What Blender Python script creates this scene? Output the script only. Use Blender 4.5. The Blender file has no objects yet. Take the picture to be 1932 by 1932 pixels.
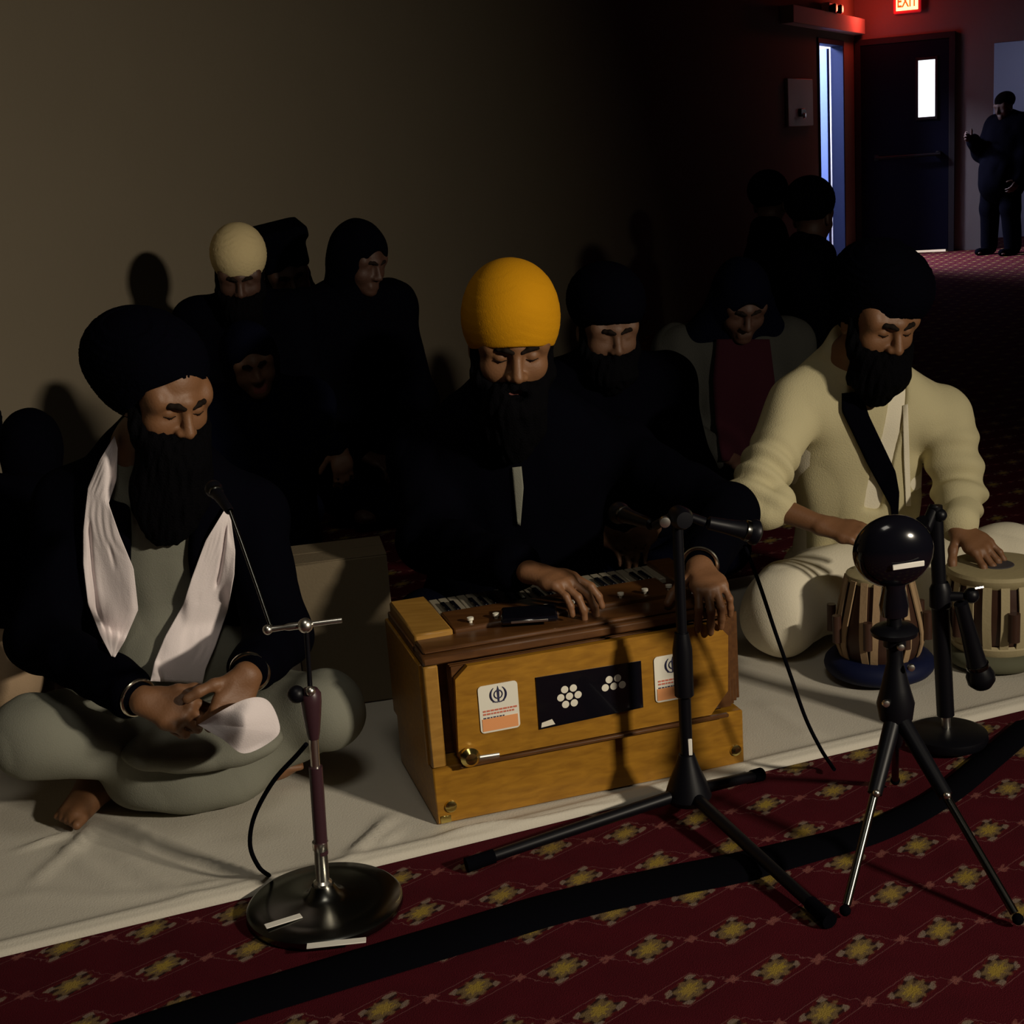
import bpy, math, random
import numpy as np
from mathutils import Vector, Matrix, Euler
random.seed(7); np.random.seed(7)
C = bpy.context.scene.collection
PI = math.pi

# ---------------------------------------------------------------- camera numbers (photograph is 1932 px square)
FPX = 2641.0; CAMZ = 1.31; PITCH = math.radians(14.3); ROLL = math.radians(-4.2)
_fw = np.array([0, math.cos(PITCH), -math.sin(PITCH)]); _rt = np.array([1.0, 0, 0]); _up = np.cross(_rt, _fw)
_c, _s = math.cos(ROLL), math.sin(ROLL)
CAMR = np.array([_c*_rt+_s*_up, -_s*_rt+_c*_up, _fw])
CAMC = np.array([0, 0, CAMZ])
def ray(px, py): return np.array([(px-966)/FPX, -(py-966)/FPX, 1.0]) @ CAMR
def at(px, py, Y):
    "world point seen at a photograph position, at the measured distance Y"
    d = ray(px, py); return CAMC + d*(Y/d[1])
def ground(px, py, z=0.0):
    d = ray(px, py); return CAMC + d*((z-CAMZ)/d[2])

# ---------------------------------------------------------------- materials
def mat(name, col, rough=0.6, metal=0.0, bump=0.0, bscale=60.0, var=0.0, vscale=8.0, spec=0.5, emit=None, estr=0.0, sheen=0.0, coat=0.0):
    m = bpy.data.materials.new(name); m.use_nodes = True
    nt = m.node_tree; b = nt.nodes['Principled BSDF']
    b.inputs['Base Color'].default_value = (*col, 1); b.inputs['Roughness'].default_value = rough
    b.inputs['Metallic'].default_value = metal; b.inputs['Specular IOR Level'].default_value = spec
    b.inputs['Sheen Weight'].default_value = sheen; b.inputs['Coat Weight'].default_value = coat
    if emit: b.inputs['Emission Color'].default_value = (*emit, 1); b.inputs['Emission Strength'].default_value = estr
    if bump or var:
        tc = nt.nodes.new('ShaderNodeTexCoord')
        if bump:
            n = nt.nodes.new('ShaderNodeTexNoise'); n.inputs['Scale'].default_value = bscale; n.inputs['Detail'].default_value = 6
            bp = nt.nodes.new('ShaderNodeBump'); bp.inputs['Strength'].default_value = bump; bp.inputs['Distance'].default_value = 0.004
            nt.links.new(tc.outputs['Object'], n.inputs['Vector']); nt.links.new(n.outputs['Fac'], bp.inputs['Height'])
            nt.links.new(bp.outputs['Normal'], b.inputs['Normal'])
        if var:
            n = nt.nodes.new('ShaderNodeTexNoise'); n.inputs['Scale'].default_value = vscale; n.inputs['Detail'].default_value = 5
            mx = nt.nodes.new('ShaderNodeMix'); mx.data_type = 'RGBA'
            mx.inputs['A'].default_value = (*[c*(1-var) for c in col], 1); mx.inputs['B'].default_value = (*[min(1, c*(1+var)) for c in col], 1)
            nt.links.new(tc.outputs['Object'], n.inputs['Vector']); nt.links.new(n.outputs['Fac'], mx.inputs['Factor'])
            nt.links.new(mx.outputs['Result'], b.inputs['Base Color'])
    return m

M = {}
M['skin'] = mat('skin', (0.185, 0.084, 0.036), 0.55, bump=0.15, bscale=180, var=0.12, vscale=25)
M['skin_shaded'] = mat('shaded_skin', (0.060, 0.026, 0.016), 0.6, bump=0.15, bscale=180, var=0.12, vscale=25)  # darker copy of skin: shade on the people behind put into the colour
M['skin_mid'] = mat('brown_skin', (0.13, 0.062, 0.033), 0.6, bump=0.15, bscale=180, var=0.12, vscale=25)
M['lip'] = mat('lip', (0.19, 0.06, 0.05), 0.45)
M['hair'] = mat('black_hair', (0.0022, 0.0020, 0.0026), 0.9, bump=0.9, bscale=240, spec=0.03)
M['brow'] = mat('eyebrow_hair', (0.010, 0.006, 0.004), 0.8, spec=0.1)
M['black_cloth'] = mat('black_cloth', (0.0016, 0.0016, 0.0034), 1.0, bump=0.3, bscale=300, spec=0.01)
M['navy_cloth'] = mat('navy_cloth', (0.0022, 0.0026, 0.0075), 1.0, bump=0.3, bscale=300, spec=0.01)
M['turban_black'] = mat('black_turban_cloth', (0.0016, 0.0016, 0.0036), 1.0, bump=0.4, bscale=260, spec=0.01)
M['turban_yellow'] = mat('yellow_turban_cloth', (0.52, 0.235, 0.0025), 0.9, bump=0.2, bscale=320, var=0.10, vscale=14, spec=0.15)
M['cap_cream'] = mat('cream_cap_cloth', (0.62, 0.50, 0.27), 0.9, bump=0.25, bscale=300, spec=0.15)
M['kurta'] = mat('grey_green_cotton', (0.20, 0.20, 0.16), 0.9, bump=0.3, bscale=400, var=0.10, vscale=9, spec=0.15)
M['scarf'] = mat('white_scarf_cloth', (0.78, 0.70, 0.70), 0.9, bump=0.2, bscale=350, spec=0.15)
M['cream'] = mat('cream_jacket_cloth', (0.56, 0.50, 0.30), 0.9, bump=0.35, bscale=300, var=0.06, vscale=7, spec=0.15)
M['white_cotton'] = mat('white_cotton', (0.80, 0.74, 0.58), 0.9, bump=0.25, bscale=300, spec=0.15)
M['tan_cloth'] = mat('tan_cloth', (0.34, 0.24, 0.15), 0.9, bump=0.25, bscale=300, spec=0.15)
M['grey_cloth'] = mat('dark_grey_coat', (0.034, 0.034, 0.030), 0.95, bump=0.4, bscale=200, spec=0.1)
M['maroon'] = mat('maroon_cloth', (0.022, 0.0035, 0.0075), 0.9, bump=0.3, bscale=250, spec=0.1)
M['steel'] = mat('chrome', (0.85, 0.83, 0.76), 0.30, metal=1.0)
M['bangle'] = mat('polished_steel_bangle', (0.85, 0.80, 0.65), 0.2, metal=1.0)
M['dark_steel'] = mat('dark_chrome', (0.11, 0.11, 0.10), 0.25, metal=1.0, var=0.15, vscale=12)
M['black_metal'] = mat('black_enamel', (0.003, 0.003, 0.005), 0.42, spec=0.22)
M['pole_brown'] = mat('dark_plum_enamel', (0.045, 0.018, 0.024), 0.35, spec=0.5)
M['black_rubber'] = mat('black_rubber', (0.0022, 0.0022, 0.0036), 1.0, spec=0.02)
M['gloss_black'] = mat('glossy_black', (0.004, 0.004, 0.007), 0.15, coat=0.3)
M['brass'] = mat('brass', (0.75, 0.62, 0.22), 0.2, metal=1.0)
M['off_white'] = mat('off_white_plastic', (0.78, 0.74, 0.62), 0.5)
M['glint_white'] = mat('white_glint_paint', (0.85, 0.82, 0.74), 0.6)  # white of the painted reflections on stands and round head
M['navy_ring'] = mat('blue_cushion_cloth', (0.004, 0.007, 0.034), 0.6, spec=0.2)
M['drum_skin'] = mat('goatskin', (0.36, 0.30, 0.16), 0.7, bump=0.2, bscale=90, var=0.08, vscale=20)
M['drum_spot'] = mat('iron_paste', (0.055, 0.05, 0.055), 0.6)
M['strap'] = mat('leather_strap', (0.36, 0.24, 0.13), 0.7, bump=0.2, bscale=120)
M['drum_wood'] = mat('dark_drum_wood', (0.045, 0.018, 0.010), 0.45, var=0.3, vscale=20)
M['cream_drum'] = mat('cream_lacing', (0.42, 0.35, 0.20), 0.7, bump=0.2, bscale=120)
M['card'] = mat('brown_cardboard', (0.15, 0.118, 0.075), 0.9, bump=0.2, bscale=150, var=0.06, vscale=10, spec=0.1)
M['navy_ink'] = mat('navy_ink', (0.02, 0.02, 0.07), 0.6)
M['orange_ink'] = mat('orange_print', (0.80, 0.34, 0.13), 0.6)
M['red_ink'] = mat('red_print', (0.60, 0.16, 0.10), 0.6)
M['paper'] = mat('white_sticker_paper', (0.80, 0.77, 0.66), 0.55)
M['ivory'] = mat('ivory_keys', (0.26, 0.23, 0.17), 0.4)
M['door_blue'] = mat('dark_door_paint', (0.005, 0.005, 0.014), 0.8, spec=0.05)
M['frame'] = mat('dark_frame_paint', (0.022, 0.019, 0.022), 0.7, spec=0.1)
M['beige_box'] = mat('grey_green_panel', (0.46, 0.56, 0.44), 0.6)

def wood(name, c1, c2, rough=0.4, scale=3.0, rot=(0, 0, 0)):
    m = bpy.data.materials.new(name); m.use_nodes = True; nt = m.node_tree; b = nt.nodes['Principled BSDF']
    tc = nt.nodes.new('ShaderNodeTexCoord'); mp = nt.nodes.new('ShaderNodeMapping')
    mp.inputs['Scale'].default_value = (scale, scale*7, scale*9); mp.inputs['Rotation'].default_value = rot
    n = nt.nodes.new('ShaderNodeTexNoise'); n.inputs['Scale'].default_value = 3.2; n.inputs['Detail'].default_value = 9; n.inputs['Distortion'].default_value = 0.5
    rp = nt.nodes.new('ShaderNodeValToRGB'); rp.color_ramp.elements[0].position = 0.3; rp.color_ramp.elements[1].position = 0.72
    rp.color_ramp.elements[0].color = (*c1, 1); rp.color_ramp.elements[1].color = (*c2, 1)
    nt.links.new(tc.outputs['Object'], mp.inputs['Vector']); nt.links.new(mp.outputs['Vector'], n.inputs['Vector'])
    nt.links.new(n.outputs['Fac'], rp.inputs['Fac']); nt.links.new(rp.outputs['Color'], b.inputs['Base Color'])
    b.inputs['Roughness'].default_value = rough; b.inputs['Coat Weight'].default_value = 0.15; b.inputs['Coat Roughness'].default_value = 0.25
    return m
M['wood'] = wood('honey_teak', (0.26, 0.116, 0.0085), (0.39, 0.186, 0.015))
M['wood_dark'] = wood('dark_teak', (0.075, 0.028, 0.007), (0.12, 0.048, 0.012))
M['wood_pale'] = wood('pale_teak', (0.30, 0.15, 0.025), (0.40, 0.21, 0.04))

# ---------------------------------------------------------------- mesh helpers
def link(name, me, m, parent=None, base=None, smooth=True):
    o = bpy.data.objects.new(name, me); C.objects.link(o)
    for mm in (m if isinstance(m, (list, tuple)) else [m]): me.materials.append(mm)
    if smooth: me.polygons.foreach_set('use_smooth', np.ones(len(me.polygons), bool))
    if parent is not None: o.parent = parent
    elif base is not None: o.location = base
    return o
def np_mesh(name, V, Fq, m, parent=None, base=(0, 0, 0), smooth=True, midx=None):
    """V are world points; the object's origin sits at base (children share their parent's origin)"""
    V = np.asarray(V, np.float32) - np.asarray(base, np.float32)
    me = bpy.data.meshes.new(name); Fq = np.asarray(Fq, np.int32); n, k = Fq.shape
    me.vertices.add(len(V)); me.vertices.foreach_set('co', V.ravel())
    me.loops.add(n*k); me.loops.foreach_set('vertex_index', Fq.ravel())
    me.polygons.add(n); me.polygons.foreach_set('loop_start', np.arange(0, n*k, k, dtype=np.int32))
    if midx is not None: me.polygons.foreach_set('material_index', midx.astype(np.int32))
    me.update(calc_edges=True); me.validate()
    return link(name, me, m, parent, base, smooth)

class MB:
    "collects polygons in world (or local) space and links them as ONE mesh object"
    def __init__(s): s.v = []; s.f = []; s.sm = []
    def add(s, V, F, smooth=False):
        o = len(s.v); s.v += [tuple(map(float, p)) for p in V]; s.f += [tuple(i+o for i in f) for f in F]; s.sm += [smooth]*len(F); return s
    def box(s, c, size, R=None, bev=0.0):
        c = np.array(c, float); hx, hy, hz = [q/2 for q in size]; R = np.eye(3) if R is None else np.asarray(R)   # rows = axes
        if bev <= 0:
            V = [c + R.T @ np.array([x*hx, y*hy, z*hz]) for x in (-1, 1) for y in (-1, 1) for z in (-1, 1)]
            s.add(V, [(0, 1, 3, 2), (4, 6, 7, 5), (0, 4, 5, 1), (2, 3, 7, 6), (0, 2, 6, 4), (1, 5, 7, 3)]); return s
        b = min(bev, hx*.9, hy*.9, hz*.9); V = []; idx = {}
        for x in (-1, 1):
            for y in (-1, 1):
                for z in (-1, 1):
                    for ax in range(3):
                        p = np.array([x*(hx-b), y*(hy-b), z*(hz-b)]); p[ax] = (x*hx, y*hy, z*hz)[ax]
                        idx[(x, y, z, ax)] = len(V); V.append(c + R.T @ p)
        F = []
        for ax in range(3):
            o1, o2 = [a for a in range(3) if a != ax]
            for sg in (-1, 1):
                q = []
                for a, b2 in ((-1, -1), (1, -1), (1, 1), (-1, 1)):
                    k = [0, 0, 0]; k[ax] = sg; k[o1] = a; k[o2] = b2; q.append(idx[(*k, ax)])
                F.append(q)
            for a in (-1, 1):
                for b2 in (-1, 1):       # edge along ax
                    k1 = [0, 0, 0]; k1[o1] = a; k1[o2] = b2; k2 = k1[:]; k1[ax] = -1; k2[ax] = 1
                    F.append((idx[(*k1, o1)], idx[(*k2, o1)], idx[(*k2, o2)], idx[(*k1, o2)]))
        for x in (-1, 1):
            for y in (-1, 1):
                for z in (-1, 1): F.append([idx[(x, y, z, a)] for a in range(3)])
        s.add(V, F); return s
    def tube(s, pts, r, n=14, caps=True):
        pts = [np.array(p, float) for p in pts]; N = len(pts); rs = r if isinstance(r, (list, tuple)) else [r]*N
        V = []; F = []; prev = None
        for i, p in enumerate(pts):
            t = (pts[min(i+1, N-1)] - pts[max(i-1, 0)]); t = t/(np.linalg.norm(t)+1e-9)
            if prev is None:
                a = np.array([0, 0, 1.0]) if abs(t[2]) < .9 else np.array([1.0, 0, 0]); u = np.cross(t, a)
            else: u = prev - t*(prev @ t)
            u = u/np.linalg.norm(u); prev = u; w = np.cross(t, u)
            for k in range(n):
                a = 2*PI*k/n; V.append(p + rs[i]*(math.cos(a)*u + math.sin(a)*w))
        for i in range(N-1):
            for k in range(n): F.append((i*n+k, i*n+(k+1) % n, (i+1)*n+(k+1) % n, (i+1)*n+k))
        s.add(V, F, True)
        if caps: s.add(V[:n], [tuple(range(n))[::-1]]); s.add(V[-n:], [tuple(range(n))])
        return s
    def lathe(s, c, prof, n=40, axis=(0, 0, 1)):
        "prof: list of (r, h) along axis from c"
        c = np.array(c, float); w = np.array(axis, float); w /= np.linalg.norm(w)
        a = np.array([1.0, 0, 0]) if abs(w[0]) < .9 else np.array([0, 1.0, 0]); u = np.cross(w, a); u /= np.linalg.norm(u); v = np.cross(w, u)
        V = []; F = []
        for r, h in prof:
            for k in range(n): t = 2*PI*k/n; V.append(c + w*h + max(r, 1e-5)*(math.cos(t)*u + math.sin(t)*v))
        for i in range(len(prof)-1):
            for k in range(n): F.append((i*n+k, i*n+(k+1) % n, (i+1)*n+(k+1) % n, (i+1)*n+k))
        s.add(V, F, True); return s
    def ball(s, c, r, n=24, sc=(1, 1, 1)):
        V = []; F = []; m = n//2
        for i in range(m+1):
            p = PI*i/m
            for k in range(n): t = 2*PI*k/n; V.append((c[0]+r*sc[0]*math.sin(p)*math.cos(t), c[1]+r*sc[1]*math.sin(p)*math.sin(t), c[2]+r*sc[2]*math.cos(p)))
        for i in range(m):
            for k in range(n): F.append((i*n+k, (i+1)*n+k, (i+1)*n+(k+1) % n, i*n+(k+1) % n))
        s.add(V, F, True); return s
    def prism(s, pts2, O, U, Vv, thick):
        "extrude a polygon given in the plane (O,U,Vv) by thick along U x V"
        O, U, Vv = [np.array(a, float) for a in (O, U, Vv)]; N = np.cross(U, Vv); N /= np.linalg.norm(N); k = len(pts2)
        A = [O+U*a+Vv*b for a, b in pts2]; B = [p+N*thick for p in A]
        s.add(A+B, [tuple(range(k))[::-1], tuple(range(k, 2*k))] + [(i, (i+1) % k, k+(i+1) % k, k+i) for i in range(k)]); return s
    def build(s, name, m, parent=None, base=None):
        b = np.array(base if base is not None else (parent['_base'] if parent is not None and '_base' in parent else (0, 0, 0)), float)
        me = bpy.data.meshes.new(name); me.from_pydata([tuple(np.array(p)-b) for p in s.v], [], s.f); me.update()
        import bmesh
        bm = bmesh.new(); bm.from_mesh(me); bmesh.ops.remove_doubles(bm, verts=bm.verts, dist=2e-5); bmesh.ops.recalc_face_normals(bm, faces=bm.faces); bm.to_mesh(me); bm.free()
        o = link(name, me, m, parent, b if parent is None else None, smooth=False)
        me.polygons.foreach_set('use_smooth', np.ones(len(me.polygons), bool)); me.set_sharp_from_angle(angle=math.radians(38))
        return o

def tag(o, label=None, cat=None, group=None, kind=None):
    if label: o['label'] = label
    if cat: o['category'] = cat
    if group: o['group'] = group
    if kind: o['kind'] = kind
    return o
def thing(name, label, cat, loc, group=None):
    o = bpy.data.objects.new(name, None); C.objects.link(o); o.location = loc; o.empty_display_size = 0.1
    o['_base'] = [float(q) for q in loc]; return tag(o, label, cat, group)
def struct(o): o['kind'] = 'structure'; return o

# ---------------------------------------------------------------- implicit surfaces (smooth unions meshed with surface nets)
def nrm(v): v = np.asarray(v, float); return v/(np.linalg.norm(v)+1e-12)
EYE3 = np.eye(3)
class Shape:
    def __init__(s, h): s.h = h; s.p = []; s.zmin = None
    def cap(s, a, b, r1, r2=None, k=.02, op='u'):
        a, b = np.array(a, float), np.array(b, float); r2 = r1 if r2 is None else r2; R = max(r1, r2)
        s.p.append(('c', a, b, r1, r2, k, op, np.minimum(a, b)-R, np.maximum(a, b)+R)); return s
    def chain(s, pts, rs, k=.02):
        for i in range(len(pts)-1): s.cap(pts[i], pts[i+1], rs[i], rs[i+1], k)
        return s
    def ell(s, c, r, ax=EYE3, k=.02, op='u'):
        c = np.array(c, float); r = np.array(r, float); ax = np.asarray(ax, float); e = np.sqrt(((ax*r[:, None])**2).sum(0))
        s.p.append(('e', c, r, ax, None, k, op, c-e, c+e)); return s
    def box(s, c, half, ax=EYE3, rnd=.01, k=.02, op='u'):
        c = np.array(c, float); half = np.array(half, float); ax = np.asarray(ax, float); e = (np.abs(ax)*half[:, None]).sum(0)
        s.p.append(('b', c, half, ax, rnd, k, op, c-e, c+e)); return s
    def build(s):
        h = s.h; U = [p for p in s.p if p[6] == 'u']
        lo = np.min([p[7] for p in U], 0)-4*h; hi = np.max([p[8] for p in U], 0)+4*h
        n = np.ceil((hi-lo)/h).astype(int)+1; s.lo = lo; s.n = n
        ax = [(lo[i]+h*np.arange(n[i])).astype(np.float32) for i in range(3)]
        Fd = np.full(n, .25, np.float32)
        for t, a, b, c, d, k, op, bl, bh in s.p:
            m = k+3*h
            i0 = np.clip(np.floor((bl-m-lo)/h).astype(int), 0, n); i1 = np.clip(np.ceil((bh+m-lo)/h).astype(int)+1, 0, n)
            if (i1 <= i0).any(): continue
            sl = tuple(slice(i0[j], i1[j]) for j in range(3))
            X = ax[0][sl[0]][:, None, None]; Y = ax[1][sl[1]][None, :, None]; Z = ax[2][sl[2]][None, None, :]
            if t == 'c':
                ab = (b-a).astype(np.float32); L2 = float(ab@ab)+1e-12
                px, py, pz = X-np.float32(a[0]), Y-np.float32(a[1]), Z-np.float32(a[2])
                tt = np.clip((px*ab[0]+py*ab[1]+pz*ab[2])/L2, 0, 1)
                D = np.sqrt((px-tt*ab[0])**2+(py-tt*ab[1])**2+(pz-tt*ab[2])**2) - (c+(d-c)*tt)
            else:
                px, py, pz = X-np.float32(a[0]), Y-np.float32(a[1]), Z-np.float32(a[2]); A = c.astype(np.float32)
                q = [px*A[i, 0]+py*A[i, 1]+pz*A[i, 2] for i in range(3)]
                if t == 'e':
                    k0 = np.sqrt(sum((q[i]/np.float32(b[i]))**2 for i in range(3))); k1 = np.sqrt(sum((q[i]/np.float32(b[i]**2))**2 for i in range(3)))+1e-6
                    D = k0*(k0-1)/k1
                    D = np.where(k0 < .05, -float(min(b)), D)
                else:
                    w = [np.abs(q[i])-np.float32(b[i]-d) for i in range(3)]
                    D = np.sqrt(sum(np.maximum(v, 0)**2 for v in w))+np.minimum(np.maximum(np.maximum(w[0], w[1]), w[2]), 0)-d
            G0 = Fd[sl]
            if op == 'u':
                g = np.maximum(k-np.abs(G0-D), 0)/k; Fd[sl] = np.minimum(G0, D)-g*g*k*.25
            else:
                D = -D; g = np.maximum(k-np.abs(G0-D), 0)/k; Fd[sl] = np.maximum(G0, D)+g*g*k*.25
        if s.zmin is not None: Fd = np.maximum(Fd, (s.zmin-ax[2])[None, None, :])
        Fd[0] = Fd[-1] = .1; Fd[:, 0] = Fd[:, -1] = .1; Fd[:, :, 0] = Fd[:, :, -1] = .1
        s.F = Fd; return s
    def cut(s, c, nvec):
        "keep the side the normal points away from"
        c = np.array(c, float); nv = nrm(nvec); h = s.h; ax = [(s.lo[i]+h*np.arange(s.n[i])) for i in range(3)]
        P = ((ax[0]-c[0])*nv[0])[:, None, None]+((ax[1]-c[1])*nv[1])[None, :, None]+((ax[2]-c[2])*nv[2])[None, None, :]
        s.F = np.maximum(s.F, P.astype(np.float32)); return s
    def sample(s, P):
        q = (np.asarray(P)-s.lo)/s.h; i = np.floor(q).astype(int); ok = ((i >= 0) & (i < s.n-1)).all(-1); i = np.clip(i, 0, s.n-2); f = q-i
        r = 0
        for dx in (0, 1):
            for dy in (0, 1):
                for dz in (0, 1):
                    w = (f[..., 0] if dx else 1-f[..., 0])*(f[..., 1] if dy else 1-f[..., 1])*(f[..., 2] if dz else 1-f[..., 2])
                    r = r+w*s.F[i[..., 0]+dx, i[..., 1]+dy, i[..., 2]+dz]
        return np.where(ok, r, .25)
    def nets(s):
        Fd = s.F; n = np.array(Fd.shape); sg = Fd < 0
        cnt = np.zeros(n-1, np.int8)
        offs = [(x, y, z) for x in (0, 1) for y in (0, 1) for z in (0, 1)]
        for x, y, z in offs: cnt += sg[x:n[0]-1+x, y:n[1]-1+y, z:n[2]-1+z]
        act = np.argwhere((cnt > 0) & (cnt < 8)); idm = np.full(n-1, -1, np.int32); idm[tuple(act.T)] = np.arange(len(act))
        val = {o: Fd[act[:, 0]+o[0], act[:, 1]+o[1], act[:, 2]+o[2]] for o in offs}
        acc = np.zeros((len(act), 3)); num = np.zeros(len(act))
        for o in offs:
            for a in range(3):
                if o[a]: continue
                o2 = list(o); o2[a] = 1; o2 = tuple(o2); v1, v2 = val[o], val[o2]; cr = (v1 < 0) != (v2 < 0)
                t = np.where(cr, v1/np.where(cr, v1-v2, 1), 0)
                p = np.zeros((len(act), 3)); p[:] = o; p[:, a] = t; acc += p*cr[:, None]; num += cr
        V = s.lo+s.h*(act+acc/num[:, None]); Q = []
        for a in range(3):
            b, c = [(1, 2), (2, 0), (0, 1)][a]
            sl1 = [slice(None)]*3; sl2 = [slice(None)]*3; sl1[a] = slice(0, n[a]-1); sl2[a] = slice(1, n[a])
            s1, s2 = sg[tuple(sl1)], sg[tuple(sl2)]; E = np.argwhere(s1 != s2)
            E = E[(E[:, b] > 0) & (E[:, c] > 0) & (E[:, b] < n[b]-1) & (E[:, c] < n[c]-1)]
            inside = s1[tuple(E.T)]
            def g(db, dc): e = E.copy(); e[:, b] += db; e[:, c] += dc; return idm[tuple(e.T)]
            q = np.stack([g(-1, -1), g(0, -1), g(0, 0), g(-1, 0)], 1); q[~inside] = q[~inside][:, ::-1]; Q.append(q)
        return V, np.concatenate(Q)
def vnormals(V, Q):
    a = V[Q[:, 2]]-V[Q[:, 0]]; b = V[Q[:, 3]]-V[Q[:, 1]]; fn = np.cross(a, b); N = np.zeros_like(V)
    for i in range(4): np.add.at(N, Q[:, i], fn)
    return N/(np.linalg.norm(N, axis=1, keepdims=True)+1e-12)
_rs = np.random.RandomState(3); _DIR = _rs.normal(size=(64, 3)); _DIR /= np.linalg.norm(_DIR, axis=1, keepdims=True); _PH = _rs.uniform(0, 6.28, 64)
def wob(V, freq, seed=0, n=7):
    r = 0
    for i in range(n): j = (seed*7+i) % 64; r = r+np.sin(V@_DIR[j]*freq*(.7+.6*(i/n))+_PH[j])
    return r/n**.5
def relax(V, Q, it=2, lam=.5):
    for _ in range(it):
        S = np.zeros_like(V); c = np.zeros(len(V))
        for i in range(4):
            j = Q[:, i]; np.add.at(S, j, V[Q[:, (i+1) % 4]]+V[Q[:, (i+3) % 4]]); np.add.at(c, j, 2)
        V = V+lam*(S/np.maximum(c, 1)[:, None]-V)
    return V
def shape_obj(s, name, m, parent=None, base=(0, 0, 0), disp=None, it=1, mfun=None, built=False):
    if not built: s.build()
    V, Q = s.nets(); V = relax(V, Q, it)
    if disp is not None:
        N = vnormals(V, Q); V = V+N*np.asarray(disp(V, N))[:, None]
    midx = mfun(V[Q].mean(1)) if mfun is not None else None
    return np_mesh(name, V, Q, m, parent, base, True, midx)

def drape(shapes, left, right, Y0, Y1, name, m, parent, base, nu=14, nv=40, off=.006, thick=.006, wr=.003, wf=60, seed=1, smooth=6, ydef=None, groove=()):
    "a cloth strip laid on garments: its outline seen from the front, its depth found on the garment itself"
    def res(pts, n):
        pts = np.array(pts, float); d = np.r_[0, np.cumsum(np.linalg.norm(np.diff(pts, axis=0), axis=1))]; t = np.linspace(0, d[-1], n)
        return np.stack([np.interp(t, d, pts[:, i]) for i in range(2)], 1)
    L, Rr = res(left, nv), res(right, nv); ts = np.linspace(0, 1, nu)
    G = L[:, None]*(1-ts)[None, :, None]+Rr[:, None]*ts[None, :, None]
    D = np.empty((nv, nu, 3))
    for i in range(nv):
        for j in range(nu): d = ray(*G[i, j]); D[i, j] = d/d[1]
    Y = np.full((nv, nu), np.nan)
    for y in np.arange(Y0, Y1, .004):
        P = CAMC+D*y; f = np.min([s.sample(P) for s in shapes], 0); hit = np.isnan(Y) & (f < off); Y[hit] = y
    bad = np.isnan(Y)
    Y[bad] = ydef if ydef is not None else np.nanmean(Y)
    for _ in range(smooth):
        Yp = np.pad(Y, 1, mode='edge'); Y = .5*Y+.125*(Yp[:-2, 1:-1]+Yp[2:, 1:-1]+Yp[1:-1, :-2]+Yp[1:-1, 2:])
    P = CAMC+D*Y[..., None]; Pf = P.reshape(-1, 3)
    dirn = -D.reshape(-1, 3); dirn /= np.linalg.norm(dirn, axis=1, keepdims=True)
    Pf = Pf+dirn*(wr*wob(Pf*np.array([1.6, 1, .45]), wf, seed)+wr)[:, None]
    uu, tt = np.tile(ts, nv), np.repeat(np.linspace(0, 1, nv), nu)
    for u0, t0, t1, dep in groove: Pf = Pf-dirn*(dep*np.exp(-((uu-u0)/.045)**2)*np.clip((tt-t0)/.05, 0, 1)*np.clip((t1-tt)/.05, 0, 1))[:, None]
    back = Pf-dirn*thick; n = nv*nu; V = np.r_[Pf, back]; Q = []
    for i in range(nv-1):
        for j in range(nu-1): a = i*nu+j; Q += [(a, a+nu, a+nu+1, a+1), (n+a, n+a+1, n+a+nu+1, n+a+nu)]
    for i in range(nv-1): a = i*nu; b = i*nu+nu-1; Q += [(a, n+a, n+a+nu, a+nu), (b, b+nu, n+b+nu, n+b)]
    for j in range(nu-1): a = j; b = (nv-1)*nu+j; Q += [(a, a+1, n+a+1, n+a), (b, n+b, n+b+1, b+1)]
    return np_mesh(name, V, Q, m, parent, base)

# ---------------------------------------------------------------- people
class Head:
    def __init__(s, c, yaw, pitch, roll=0, sc=1.0):
        y, p, r = [math.radians(a) for a in (yaw, pitch, roll)]
        s.F = np.array([math.sin(y)*math.cos(p), -math.cos(y)*math.cos(p), -math.sin(p)]); s0 = np.array([math.cos(y), math.sin(y), 0]); u0 = np.cross(s.F, s0)
        s.S = math.cos(r)*s0-math.sin(r)*u0; s.U = np.cross(s.F, s.S); s.c = np.array(c, float); s.k = sc; s.ax = np.array([s.S, s.F, s.U])
    def __call__(s, a, f, u): return s.c+s.k*(a*s.S+f*s.F+u*s.U)
    def loc(s, V): return (np.asarray(V)-s.c)@s.ax.T/s.k

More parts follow.
